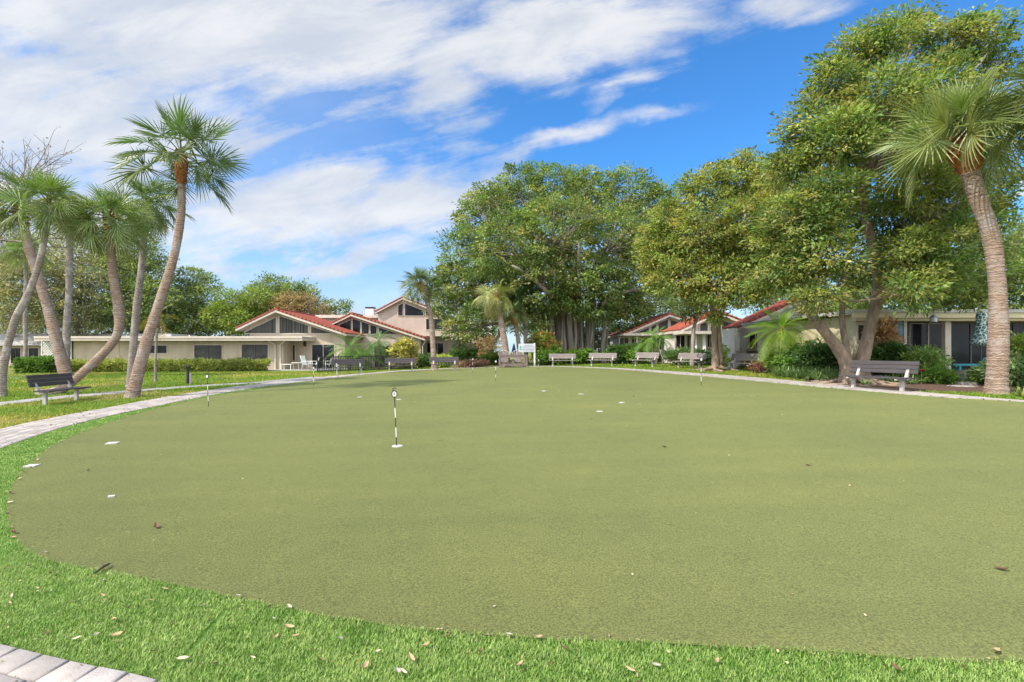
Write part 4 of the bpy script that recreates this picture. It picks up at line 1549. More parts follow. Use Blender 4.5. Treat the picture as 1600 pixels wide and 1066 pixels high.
M_BLIND = mat('glass over vertical blinds', (0.10, 0.095, 0.085), (0.025, 0.024, 0.022), 2.6, 0.15, 0, 30, (6, .05, .03), spec=0.15, lo=.38, hi=.58, detail=2)
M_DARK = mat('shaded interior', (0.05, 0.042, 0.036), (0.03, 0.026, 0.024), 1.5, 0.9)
M_TILE = mat('red barrel tile', (0.34, 0.085, 0.05), (0.21, 0.055, 0.036), 2.2, 0.72, 0.4, 40, spec=0.25, bdist=0.02)
M_BLACK = mat('black metal', (0.02, 0.02, 0.022), (0.035, 0.033, 0.03), 6, 0.5, spec=0.4)


def tile_slope(x_top, z_top, x_bot, z_bot, y0, y1, per=0.30, course=0.42):
    """grid of barrel tiles on one slope, ridge along Y"""
    L = math.hypot(x_bot - x_top, z_bot - z_top)
    nv = max(2, int(L / course)) * 4
    nu = int((y1 - y0) / per) * 6
    dx, dz = (x_bot - x_top) / L, (z_bot - z_top) / L
    nx_, nz_ = -dz, dx
    if nz_ < 0:
        nx_, nz_ = -nx_, -nz_
    u = np.linspace(0, y1 - y0, nu + 1)
    v = np.linspace(0, L, nv + 1)
    uu, vv = np.meshgrid(u, v)
    h = 0.055 * np.abs(np.sin(np.pi * uu / per)) ** 0.7 + 0.035 * ((vv / course) % 1.0)
    X = x_top + dx * vv + nx_ * (h + 0.02)
    Z = z_top + dz * vv + nz_ * (h + 0.02)
    V = np.column_stack([X.ravel(), (y0 + uu).ravel(), Z.ravel()])
    i = np.arange((nu + 1) * (nv + 1)).reshape(nv + 1, nu + 1)
    Q = np.stack([i[:-1, :-1], i[:-1, 1:], i[1:, 1:], i[1:, :-1]], -1).reshape(-1, 4)
    return V, Q


def gable_roof(root, lf, ap, rt, yf, yb, fascia=0.20, mtile=None, mtrim=None):
    """two tiled slopes from eave lf over ridge ap to eave rt (x, z), between yf and yb, with rake boards and a boarded soffit"""
    off = root.location
    Vs, Qs, k = [], [], 0
    for (a, b) in ((ap, lf), (ap, rt)):
        V, Q = tile_slope(a[0], a[1], b[0], b[1], yf, yb)
        Vs.append(V)
        Qs.append(Q + k)
        k += len(V)
    roof = np_mesh('roof', np.concatenate(Vs), np.concatenate(Qs), mtile or M_TILE, None, root, off)
    cap = MB(off)
    for e in (lf, rt):
        L = math.hypot(e[0] - ap[0], e[1] - ap[1])
        n = max(2, int(L / 0.32))
        for i in range(n):
            a = Vector((ap[0] + (e[0] - ap[0]) * i / n, yf + 0.02, ap[1] + (e[1] - ap[1]) * i / n + 0.045))
            b = Vector((ap[0] + (e[0] - ap[0]) * (i + 1.08) / n, yf + 0.02, ap[1] + (e[1] - ap[1]) * (i + 1.08) / n + 0.045))
            cap.tube([a, b], [0.065, 0.085], 8)
    n = int((yb - yf) / 0.42)
    for i in range(n):
        cap.tube([(ap[0], yf + (yb - yf) * i / n, ap[1] + 0.06), (ap[0], yf + (yb - yf) * (i + 1.08) / n, ap[1] + 0.06)], [0.10, 0.125], 8)
    cap.build('edge_tiles', mtile or M_TILE, roof, smooth=True)
    rk = MB(off)
    for e in (lf, rt):
        for (y0, y1, t0, t1) in ((yf, yf + 0.05, -0.01, -fascia), (yf + 0.06, yb, -0.012, -0.07)):
            rk.hexa([(ap[0], y0, ap[1] + t1), (e[0], y0, e[1] + t1), (e[0], y1, e[1] + t1), (ap[0], y1, ap[1] + t1),
                     (ap[0], y0, ap[1] + t0), (e[0], y0, e[1] + t0), (e[0], y1, e[1] + t0), (ap[0], y1, ap[1] + t0)])
    for e in (lf, rt):
        sgn = 1 if e[0] > ap[0] else -1
        rk.box((min(e[0], e[0] + sgn * .04), yf + 0.06, e[1] - 0.17), (max(e[0], e[0] + sgn * .04), yb, e[1] - 0.0))
    rk.build('rake_board', mtrim or M_TRIM, root)
    return roof


def window(root, x0, x1, z0, z1, y, mull=1, mglass=None, mframe=None, name='window', fw=0.06, trim=True, msash=None):
    """window proud of a wall whose face is at y (camera side is -y)"""
    off = root.location
    f = MB(off)
    f.box((x0 - fw, y - 0.05, z0 - fw), (x1 + fw, y + 0.02, z0))
    f.box((x0 - fw, y - 0.05, z1), (x1 + fw, y + 0.02, z1 + fw))
    f.box((x0 - fw, y - 0.05, z0), (x0, y + 0.02, z1))
    f.box((x1, y - 0.05, z0), (x1 + fw, y + 0.02, z1))
    w = f.build(name, mframe or M_TRIM, root)
    s = MB(off)
    for i in range(1, mull + 1):
        x = x0 + (x1 - x0) * i / (mull + 1)
        s.box((x - 0.022, y - 0.045, z0), (x + 0.022, y - 0.012, z1))
    for a, b in (((x0, z0), (x1, z0 + .025)), ((x0, z1 - .025), (x1, z1)), ((x0, z0 + .025), (x0 + .025, z1 - .025)), ((x1 - .025, z0 + .025), (x1, z1 - .025))):
        s.box((a[0], y - 0.04, a[1]), (b[0], y - 0.013, b[1]))
    s.build('frame', msash or M_FRAME, w)
    p = MB(off)
    p.box((x0, y - 0.012, z0), (x1, y - 0.002, z1))
    p.build('pane', mglass or M_GLASS, w)
    return w


def slope_z(x, lf, ap, rt):
    if x < ap[0]:
        return lf[1] + (ap[1] - lf[1]) * (x - lf[0]) / (ap[0] - lf[0])
    return rt[1] + (ap[1] - rt[1]) * (x - rt[0]) / (ap[0] - rt[0])


def gable_window(root, x0, x1, zb, y, lf, ap, rt, drop, mglass=None, bars=0, mframe=None):
    """pane whose head follows the rake"""
    off = root.location
    xs = [x0] + ([ap[0]] if x0 < ap[0] < x1 else []) + [x1]
    top = [(x, max(zb + 0.02, slope_z(x, lf, ap, rt) - drop)) for x in xs]
    p = MB(off)
    p.prism_xz([(x1, zb), (x0, zb)] + top, y - 0.015, y - 0.003)
    f, mu = MB(off), MB(off)
    poly = [(x1, zb), (x0, zb)] + top
    for i in range(len(poly)):
        a, b = poly[i], poly[(i + 1) % len(poly)]
        if math.hypot(a[0] - b[0], a[1] - b[1]) > 0.05:
            f.bar((a[0], y - 0.03, a[1]), (b[0], y - 0.03, b[1]), 0.055, 0.055, (0, 1, 0))
    for i in range(1, bars + 1):
        x = x0 + (x1 - x0) * i / (bars + 1)
        zt = slope_z(x, lf, ap, rt) - drop
        if zt > zb + 0.1:
            mu.box((x - 0.012, y - 0.022, zb), (x + 0.012, y - 0.0152, zt))
    w = f.build('window', mframe or M_TRIM, root)
    p.build('pane', mglass or M_GLASS, w)
    if bars:
        mu.build('slats', M_DARK, w)
    return w


def house(name, label, cat, x, y):
    return thing(name, label, cat, (x, y, Tz(x, y)))


# --- far pale bungalow seen past the lattice
h = house('bungalow', 'far small pale bungalow with a white roof beyond the lattice', 'house', -44, 53)
o = h.location
m = MB(o)
m.box((-60, 53, -0.6), (-36.5, 60, 2.2))
m.build('wall', M_PINK, h)
m = MB(o)
m.hexa([(-61, 52.2, 2.2), (-35.5, 52.2, 2.2), (-35.5, 61, 2.2), (-61, 61, 2.2), (-60, 55, 3.5), (-36.5, 55, 3.5), (-36.5, 59, 3.5), (-60, 59, 3.5)])
m.build('roof', M_FLAT, h)
for px in (25, 53):
    x = (px - 800) / F * 53
    window(h, x - 0.5, x + 0.5, 0.35, 1.95, 53, 1, msash=M_FRAME)

# --- long low tan house with a flat roof
h = house('flat_roofed_house', 'long low tan house with a flat roof, lattice end and dark sliding windows', 'house', -27, 40.4)
o = h.location
xa, xb = -34.6, -18.05
m = MB(o)
m.box((xa, 40.4, -0.6), (xb, 50, 2.42))
for px in (205, 302, 372):
    x = (px - 800) / F * 40.4
    m.box((x - 0.02, 40.385, -0.3), (x + 0.02, 40.41, 2.42))
m.build('wall', M_TAN, h)
m = MB(o)
m.box((-36.9, 39.6, 2.62), (-16.2, 50.4, 2.74))
rf = m.build('roof', M_FLAT, h)
m = MB(o)
m.box((-36.9, 39.55, 2.42), (-16.2, 39.75, 2.618))
m.box((-16.36, 39.76, 2.43), (-16.2, 50, 2.618))
m.box((-36.9, 39.5, 2.60), (-16.2, 39.548, 2.76))
m.build('fascia', M_TRIM, rf)
m = MB(o)
m.box((-36.8, 39.77, 2.43), (-16.38, 50, 2.50))
m.build('soffit', M_TAN, rf)
for px in (188, 198, 296, 350):
    m = MB(o)
    x = (px - 800) / F * 46
    m.tube([(x, 46, 2.7), (x, 46, 3.05)], 0.05, 8)
    m.build('vent_pipe', M_WHITE, rf)
y = 40.4
for (a, b, c, d) in ((304, 347, 539.5, 565), (378, 419, 538.5, 564)):
    (x0, z1), (x1, z0) = XZ(a, c, y), XZ(b, d, y)
    window(h, x0, x1, z0, z1, y, 1, M_GLASS2)
(x0, z1), (x1, z0) = XZ(232, 540, y), XZ(261, 552, y)
window(h, x0, x1, z0, z1, y, 1, M_GLASS)
m = MB(o)     # lattice screen
x0, x1 = -36.9, -34.65
yl = 40.2
n = 12
for i in range(-n, n + 1):
    for s in (1, -1):
        # diagonal strips clipped to the panel
        w = x1 - x0
        hh = 2.6
        t0, t1 = None, None
        c0 = x0 + w * i / n * 1.15
        pts = []
        for k in range(0, 21):
            z = -0.25 + hh * k / 20
            x = c0 + (z + 0.25) if s > 0 else c0 + w + 0.4 - (z + 0.25)
            if x0 <= x <= x1:
                pts.append((x, yl + (0.0 if s > 0 else 0.016), z))
        if len(pts) > 1:
            m.bar(pts[0], pts[-1], 0.045, 0.014, (0, 1, 0))
m.box((x0 - .05, yl - .02, -0.4), (x0, yl + .04, 2.42))
m.box((x1, yl - .02, -0.4), (x1 + .05, yl + .04, 2.42))
m.build('lattice', M_WHITE, h)
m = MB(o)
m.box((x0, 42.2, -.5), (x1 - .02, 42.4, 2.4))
m.build('shade_panel', M_DARK, h)  # dark panel added behind the lattice, its colour standing in for shade
for px, yy, up in ((430, 40.3, 0), (438, 40.3, 0)):
    m = MB(o)
    x = (px - 800) / F * 40.3
    m.box((x - .05, 40.26, -0.2), (x + .05, 40.37, 2.1))
    m.bar((x, 40.31, 2.1), (x + (-0.35 if px < 434 else 0.5), 39.9, 2.42), .1, .1)
    m.build('downspout', M_TRIM, h)
for px, pyy in ((167, 558), (185, 556)):
    m = MB(o)
    x, z = XZ(px, pyy, 40.38)
    m.box((x - .12, 40.33, z - .1), (x + .12, 40.398, z + .03))
    m.tube([(x + .05, 40.36, z + .03), (x + .05, 40.36, 2.4)], .015, 6)
    m.tube([(x - .05, 40.36, z - .1), (x - .05, 40.36, -.2)], .03, 6)
    m.build('meter_box', M_TRIM, h)

# --- house with the broad red gable
YA = 41.5
h = house('gabled_house', 'tan house with a broad red tiled gable and dark triangular windows', 'house', -18, YA)
o = h.location
lf, ap, rt = XZ(368, 513.5, YA), XZ(430, 484, YA), XZ(541, 521.5, YA)
wl_, wr_ = lf[0] + 0.75, rt[0] - 0.35
m = MB(o)
yw = YA + 0.75
m.prism_xz([(wl_, -0.6), (wl_, slope_z(wl_, lf, ap, rt) - .06), (ap[0], ap[1] - .06), (wr_, slope_z(wr_, lf, ap, rt) - .06), (wr_, -0.6)], yw, 49.3)
m.box((wl_ + 0.2, yw - 0.05, 2.98), (wr_, yw - 0.001, 3.04))
m.build('wall', M_TAN, h)
gable_roof(h, lf, ap, rt, YA, 49.6)
s = F / yw
zb = H0 + (550 - 521.5) / s
for a, b, bars in ((383, 432.2, 9), (436.4, 482, 11), (486, 523, 6)):
    gable_window(h, (a - 800) / s, (b - 800) / s, zb, yw, lf, ap, rt, 0.42, M_BLIND, 0)
(x0, z1), (x1, z0) = XZ(440.5, 539.5, yw), XZ(461, 563.5, yw)
window(h, x0, x1, z0, z1, yw, 1, M_GLASS)
m = MB(o)
m.box((x0 + .55, yw - .016, z0 + .03), (x0 + .85, yw - .0125, z1 - .03))
m.build('curtain', M_WHITE, h)
(x0, z1) = XZ(487.5, 538.5, yw)
x1 = (523 - 800) / s
z0 = Tz(x0, yw) + 0.06
d = window(h, x0, x1, z0, z1, yw, 1, M_GLASS, name='sliding_door', msash=M_TRIM)
m = MB(o)
x, z = XZ(477, 538, yw)
m.box((x - .09, yw - .2, z - .16), (x + .09, yw - .03, z + .14))
m.tube([(x, yw - .12, z + .14), (x, yw - .12, z + .28)], [.1, .01], 8)
m.box((x - .04, yw - .04, z - .2), (x + .04, yw - .001, z + .2))
m.build('wall_lamp', M_BLACK, h)
m = MB(o)
m.box((-19.2, 38.8, Tz(-16, 40) - .15), (-12.8, yw - .01, Tz(-16, 40) + .035))
m.build('patio_slab', M_FLAT, h)

# --- second, smaller red gable
YB = 46.0
h = house('gabled_house', 'narrower red gabled house tucked between the broad gable and the two storey house', 'house', -11.5, YB)
o = h.location
lf, ap, rt = XZ(519, 504.5, YB), XZ(548, 490.5, YB), XZ(664, 529, YB)
yw = YB + 0.6
m = MB(o)
wl_, wr_ = lf[0] + 0.2, rt[0] - 0.5
m.prism_xz([(wl_, -0.6), (wl_, slope_z(wl_, lf, ap, rt) - .06), (ap[0], ap[1] - .06), (wr_, slope_z(wr_, lf, ap, rt) - .06), (wr_, -0.6)], yw, 50.4)
m.build('wall', M_PINK, h)
gable_roof(h, lf, ap, rt, YB, 49.4)
s = F / yw
zb = H0 + (550 - 522.5) / s
for a, b in ((530, 549), (551, 563.5), (565, 577), (578.5, 589), (592, 620)):
    gable_window(h, (a - 800) / s, (b - 800) / s, zb, yw, lf, ap, rt, 0.38, M_GLASS, 0)
(x0, z1) = XZ(585, 541, yw)
window(h, x0, (622 - 800) / s, Tz(x0, yw), z1, yw, 2, M_GLASS, name='sliding_door')
m = MB(o)
x = (661 - 800) / F * 46.7
m.tube([(x, 46.5, -.2), (x, 46.5, 2.1), (x + .3, 46.2, 2.5)], .05, 8)
m.build('downspout', M_TRIM, h)

# --- two-storey house
YC = 50.5
h = house('two_storey_house', 'pinkish two storey house with a red gable, chimney wing and upper windows', 'house', -10, YC)
o = h.location
lf, ap, rt = XZ(586, 487, YC), XZ(629, 464.5, YC), XZ(694, 490, YC)
yw = YC + 0.4
s = F / yw
m = MB(o)
wl_, wr_ = (591 - 800) / s, (706 - 800) / s
m.prism_xz([(wl_, -0.6), (wl_, slope_z(wl_, lf, ap, rt) - .06), (ap[0], ap[1] - .06), ((690 - 800) / s, slope_z((690 - 800) / s, lf, ap, rt) - .06), ((690 - 800) / s, 4.6), (wr_, 4.6), (wr_, -0.6)], yw, 58)
m.box((-20, yw + 0.3, -0.6), (wl_ - .001, 58, H0 + (550 - 496) / s))
m.build('wall', M_PINK, h)
gable_roof(h, lf, ap, rt, YC, 58.4)
m = MB(o)
zt = H0 + (550 - 492.5) / s
m.box((-20.3, yw, zt - .28), (wl_ - .01, 58, zt + .02))
m.build('flat_roof', M_TRIM, h)
m = MB(o)
m.box((wl_ + 3.2, YC - .7, H0 + (550 - 526) / s), (wr_ + .5, yw - .002, H0 + (550 - 522.5) / s))
m.build('porch_roof', M_TRIM, h)
m = MB(o)
x0, x1 = (566.5 - 800) / s, (579 - 800) / s
m.box((x0, yw + 1, zt), (x1, yw + 1.9, zt + .72))
ch = m.build('chimney', M_WHITE, h)
m = MB(o)
m.box((x0 - .04, yw + .95, zt + .80), (x1 + .04, yw + 1.95, zt + .90))
for xx in (x0 + .05, (x0 + x1) / 2, x1 - .05):
    m.box((xx - .05, yw + 1.0, zt + .722), (xx + .05, yw + 1.1, zt + .798))
m.build('chimney_cap', M_DARK, ch)
zb = H0 + (550 - 494) / s
for a, b in ((622, 630), (632.5, 662), (665, 678)):
    gable_window(h, (a - 800) / s, (b - 800) / s, zb, yw, lf, ap, rt, 0.5, M_GLASS, 0)
(x0, z1), (x1, z0) = XZ(666, 498.5, yw), XZ(692, 515, yw)
window(h, x0, x1, z0, z1, yw, 1, M_GLASS)
(x0, z1), (x1, z0) = XZ(665, 536, yw), XZ(693, 554, yw)
window(h, x0, x1, z0, z1, yw, 2, M_GLASS, msash=M_TRIM)

# --- little house end seen through the gap
YD = 56.0
h = house('gabled_house', 'small pale house end with a red eave glimpsed left of the banyan palms', 'house', -4.5, YD)
o = h.location
lf, ap, rt = XZ(690, 512, YD), XZ(722, 496, YD), XZ(771, 528.5, YD)
yw = YD + .6
s = F / yw
m = MB(o)
wl_, wr_ = (708 - 800) / s, (768 - 800) / s
m.prism_xz([(wl_, -0.6), (wl_, slope_z(wl_, lf, ap, rt) - .06), (ap[0], ap[1] - .06), (wr_, slope_z(wr_, lf, ap, rt) - .06), (wr_, -0.6)], yw, 62)
m.build('wall', M_TAN, h)
gable_roof(h, lf, ap, rt, YD, 62.3)
(x0, z1), (x1, z0) = XZ(741, 535.5, yw), XZ(752, 550.5, yw)
window(h, x0, x1, z0, z1, yw, 0, M_GLASS)
m = MB(o)
m.box(((750 - 800) / F * 62.8, 62.8, 0), ((768 - 800) / F * 62.8, 66, H0 + (550 - 509) / F * 62.8))
m.build('upper_wall', M_WHITE, h)


# --- row of red roofed houses on the far right
def row_house(label, Yf, Yb, lf, ap, rt, wall_x0, wall_x1, mwall):
    h = house('gabled_house', label, 'house', (wall_x0 + wall_x1) / 2, Yf)
    m = MB(h.location)
    yw = Yf + 0.55
    zl = slope_z(wall_x0, lf, ap, rt) - .06
    m.prism_xz([(wall_x0, -0.2), (wall_x0, zl), (ap[0], ap[1] - .06), (wall_x1, slope_z(wall_x1, lf, ap, rt) - .06), (wall_x1, -0.2)], yw, Yb - .3)
    m.build('wall', mwall, h)
    gable_roof(h, lf, ap, rt, Yf, Yb)
    return h, yw


Y = 42.0
lf, ap, rt = XZ(976, 521.5, Y), XZ(1047, 491, Y), XZ(1100, 509, Y)
h, yw = row_house('off white house with a red roof right beside the banyan roots', Y, 50, lf, ap, rt, lf[0] + .25, rt[0] - .3, M_OFF)
o = h.location
s = F / yw
zb = H0 + (550 - 520) / s
for a, b in ((997, 1014), (1017, 1026), (1028, 1044), (1047, 1068)):
    gable_window(h, (a - 800) / s, (b - 800) / s, zb, yw, lf, ap, rt, .36, M_GLASS2)
m = MB(o)
xz0, xz1 = (974 - 800) / F * 40.5, (1062 - 800) / F * 40.5
m.box((xz0, 40.4, H0 + (550 - 524.5) / F * 40.5), (xz1, yw - .06, H0 + (550 - 521) / F * 40.5))
pr = m.build('porch_roof', M_TRIM, h)
m = MB(o)
m.box(((995 - 800) / F * 41 - .07, 40.9, .3), ((995 - 800) / F * 41 + .07, 41.05, H0 + (550 - 524.6) / F * 40.5))
m.build('post', M_TRIM, h)
for a, b, c, dd, mg in ((965, 979, 528, 544, M_GLASS2), (984, 992, 527, 566, M_GLASS), (999, 1013, 527, 560, M_GLASS2), (1016, 1030, 527, 566, M_GLASS)):
    (x0, z1), (x1, z0) = XZ(a + 3, c, yw), XZ(b + 3, dd, yw)
    window(h, x0, x1, max(z0, .65), z1, yw, 1, mg, msash=M_TRIM)

Y = 36.0
lf, ap, rt = XZ(1060, 516.5, Y), XZ(1122, 487, Y), XZ(1180, 509, Y)
h, yw = row_house('white columned house with a red roof behind the slender leaning tree', Y, 40.5, lf, ap, rt, lf[0] + .25, rt[0] - .3, M_OFF)
o = h.location
s = F / yw
zb = H0 + (550 - 518) / s
for a, b in ((1093, 1106), (1109, 1124), (1127, 1146)):
    gable_window(h, (a - 800) / s, (b - 800) / s, zb, yw, lf, ap, rt, .34, M_GLASS2)
m = MB(o)
m.box(((1066 - 800) / F * 34.5, 34.4, H0 + (550 - 522) / F * 34.5), ((1148 - 800) / F * 34.5, yw - .06, H0 + (550 - 517.5) / F * 34.5))
m.build('porch_roof', M_TRIM, h)
for px in (1086, 1100, 1139):
    m = MB(o)
    x = (px - 800) / F * 34.9
    m.box((x - .09, 34.8, .4), (x + .09, 34.98, H0 + (550 - 522.1) / F * 34.5))
    m.build('post', M_WHITE, h)
for a, b, c, dd, mg in ((1056, 1070, 524, 565, M_GLASS), (1073, 1083, 524, 565, M_GLASS2), (1105, 1113, 522, 543, M_GLASS), (1121, 1133, 522, 543, M_GLASS2)):
    (x0, z1), (x1, z0) = XZ(a, c, yw), XZ(b, dd, yw)
    window(h, x0, x1, max(z0, .75), z1, yw, 1, mg, msash=M_TRIM)

Y = 29.0
lf, ap, rt = XZ(1153, 512, Y), XZ(1246, 470, Y), XZ(1330, 506, Y)
h, yw = row_house('white walled house with a red roof behind the bright feather palm', Y, 31.2, lf, ap, rt, lf[0] + .35, rt[0] - .3, M_OFF)
o = h.location
for a, b, c, dd in ((1170, 1190, 521, 543), (1262, 1290, 522, 560)):
    (x0, z1), (x1, z0) = XZ(a, c, yw), XZ(b, dd, yw)
    window(h, x0, x1, z0, z1, yw, 1, M_GLASS, msash=M_TRIM)
m = MB(o)
xw = (1146 - 800) / F * 27.4
m.box((xw, 27.3, .3), (xw + .18, yw - .01, H0 + (550 - 515) / F * 27.4))
m.build('wing_wall', M_OFF, h)

# white picket screen beyond the bright palm
f = thing('picket_fence', 'short white board fence behind the bright feather palm', 'fence', (12.5, 25.5, Tz(12.5, 25.5)))
m = MB(f.location)
for i in range(15):
    x = 12.3 + i * 0.30
    m.box((x, 25.5, .55), (x + .2, 25.53, 2.15))
m.box((12.3, 25.535, 0.9), (16.8, 25.58, 1.0))
m.box((12.3, 25.535, 1.8), (16.8, 25.58, 1.9))
m.build('boards', M_WHITE, f)

# --- beige house with dark sliding glass, near right
Y = 19.8
h = house('patio_house', 'beige low house with wide dark sliding glass doors and a blue door', 'house', 17, Y)
o = h.location
s = F / Y
X0 = (1337 - 800) / s
X1 = 27.0
zt, zm = H0 + (550 - 486) / s, H0 + (550 - 502) / s
yg = Y + 0.75
m = MB(o)
m.box((X0 - .4, Y - .5, zt - .10), (X1, Y + 9, zt + .02))
m.build('roof', M_FLAT, h)
m = MB(o)
m.box((X0 - .4, Y - .45, zm + .10), (X1, Y - .36, zt - .102))
m.box((X0 - .2, Y - .33, zm + .0), (X1, Y - .02, zm + .22))
m.box((X0 - .4, Y - .34, zm + .24), (X1, yg + .3, zm + .28))
m.build('fascia', M_BEIGE, h)
m = MB(o)
xl, xr = (1402 - 800) / s, (1411 - 800) / s
m.box((X0, Y, .2), (xl, Y + 8, zm + .23))
m.box((xl + .001, yg + .05, .2), (X1, yg + 7, zm + .23))
m.build('wall', M_BEIGE, h)
for a, b in ((1412, 1416.5), (1476.5, 1485.5)):
    m = MB(o)
    m.box(((a - 800) / s, Y - .02, .2), ((b - 800) / s, Y + .16, zm + .0))
    m.build('post', M_TRIM, h)
m = MB(o)
m.box((xl + .01, Y + .02, .6), ((1411.5 - 800) / s, Y + .09, zm - .02))
m.build('blue_door', mat('blue door paint', (0.02, 0.33, 0.60), (0.02, 0.28, 0.52), 2, 0.5), h)
s2 = F / yg
for a, b, mu in ((1420.5, 1477, 1), (1485, 1545, 1), (1552, 1612, 1)):
    x0, x1 = (a - 800) / s2 + .03, (b - 800) / s2 + .1
    window(h, x0, x1, .78, zm - .04, yg + .05, mu, M_GLASS, name='sliding_door', mframe=M_FRAME, msash=M_TRIM if a < 1440 else M_FRAME)
m = MB(o)
m.box((X0 - 0.2, Y - 1.6, .3), (X1, yg, 0.71))
m.build('patio_slab', M_FLAT, h)
(x0, z1), (x1, z0) = XZ(1340, 508, Y), XZ(1349, 532, Y)
window(h, x0, x1, z0, z1, Y, 0, M_GLASS2)

# ------------------------------------------------------------------ benches
M_PL_D = mat('dark grey plank', (0.078, 0.068, 0.072), (0.05, 0.045, 0.048), 5, 0.7, 0.5, 40, (0.4, 6, 6), spec=0.3, bdist=0.006)
M_PL_L = mat('weathered grey plank', (0.27, 0.23, 0.215), (0.17, 0.145, 0.14), 5, 0.8, 0.5, 40, (0.4, 6, 6), spec=0.25, bdist=0.006)
M_POST = mat('pale bench post', (0.46, 0.44, 0.41), (0.36, 0.34, 0.32), 9, 0.8, 0.4, 50, bdist=0.006)
m_or = mat('orange leaf litter', (0.5, 0.17, 0.03))


def make_bench(mp):
    """a bench facing -Y with its origin on the ground under the seat"""
    r = thing('park_bench', 'bench', 'bench')
    W2 = 0.96
    se = MB()
    for i in range(3):
        y0 = -0.26 + i * 0.145
        se.box((-W2, y0, 0.415), (W2, y0 + 0.135, 0.455))
    se.build('seat', mp, r, bevel=0.006)
    bk = MB()
    tilt = 0.26
    for i in range(3):
        z0 = 0.56 + i * 0.118
        z1 = z0 + 0.110
        y0, y1 = 0.20 + (z0 - 0.45) * tilt, 0.20 + (z1 - 0.45) * tilt
        bk.hexa([(-W2, y0, z0), (W2, y0, z0), (W2, y0 + .04, z0 - .01), (-W2, y0 + .04, z0 - .01),
                 (-W2, y1, z1), (W2, y1, z1), (W2, y1 + .04, z1 - .01), (-W2, y1 + .04, z1 - .01)])
    bk.build('backrest', mp, r, bevel=0.006)
    for sx in (-0.70, 0.70):
        lg = MB()
        lg.box((sx - .045, -0.03, -0.12), (sx + .045, 0.06, 0.372))
        lg.build('leg', M_POST, r, bevel=0.006)
        su = MB()
        su.box((sx - .035, -0.25, 0.374), (sx + .035, 0.24, 0.413))
        su.build('seat_bracket', M_POST, r)
        bs = MB()
        bs.hexa([(sx - .04, .13, .374), (sx + .04, .13, .374), (sx + .04, .20, .374), (sx - .04, .20, .374),
                 (sx - .04, .355, .885), (sx + .04, .355, .885), (sx + .04, .395, .885), (sx - .04, .395, .885)])
        bs.build('back_support', M_POST, r)
    return r


bd, blt = make_bench(M_PL_D), make_bench(M_PL_L)
used = set()
G_B = 'grey plank benches round the putting green'
benches = [(97, 15.8, 100, 'd', 'dark grey bench under the leaning palm cluster, seen from its end'),
           (1369, 14.9, -70, 'd', 'dark grey bench in front of the big tree with forked trunks'),
           (1160, 24.6, -68, 'l', 'weathered bench beside the pale hollowed tree trunk, next to the strappy bed'),
           (1076, 28.6, -58, 'l', 'weathered bench in front of the slender leaning tree'),
           (1006, 31.8, -58, 'l', 'weathered bench in front of the thin stemmed palm clump'),
           (940, 34.5, -25, 'l', 'weathered bench before the dark shrubs at the edge of the banyan roots'),
           (879, 36.5, -2, 'l', 'weathered bench directly in front of the banyan trunk, nearest the white sign'),
           (694, 33.5, 8, 'd', 'grey bench below the palm that leans over the two storey house'),
           (626, 32.5, 14, 'd', 'grey bench in front of the yellow croton bush'),
           (546, 30.8, 32, 'd', 'grey bench standing against the black picket fence')]
for (px, Y, ang, k, lab) in benches:
    src = bd if k == 'd' else blt
    o = copy_tree(src) if k in used else src
    used.add(k)
    x = (px - 800) / F * Y
    o.location = (x, Y, Tz(x, Y) + (-0.05 if px > 900 and Y < 30 else 0))
    o.rotation_euler = (0, 0, R(ang))
    tag(o, lab, 'bench', G_B)

# ------------------------------------------------------------------ putting flags
M_RB = mat('glossy black rod', (0.015, 0.015, 0.016), (0.02, 0.02, 0.02), 3, 0.4)
M_RW = mat('glossy white rod', (0.78, 0.77, 0.72), (0.72, 0.71, 0.66), 3, 0.4)


def text_mesh(body, size, name, m, parent, loc, depth=0.001, rot=(R(90), 0, 0)):
    cu = bpy.data.curves.new('lettering', 'FONT')
    cu.body = body
    cu.size = size
    cu.align_x = 'CENTER'
    cu.align_y = 'CENTER'
    cu.extrude = depth
    ob = bpy.data.objects.new('lettering', cu)
    col.objects.link(ob)
    dg = bpy.context.evaluated_depsgraph_get()
    me = bpy.data.meshes.new_from_object(ob.evaluated_get(dg))
    bpy.data.objects.remove(ob)
    bpy.data.curves.remove(cu)
    me.materials.clear()
    me.materials.append(m)
    me.transform(Matrix.Translation(loc) @ Matrix.Rotation(rot[0], 4, 'X'))
    o = bpy.data.objects.new(name, me)
    col.objects.link(o)
    o.parent = parent
    return o


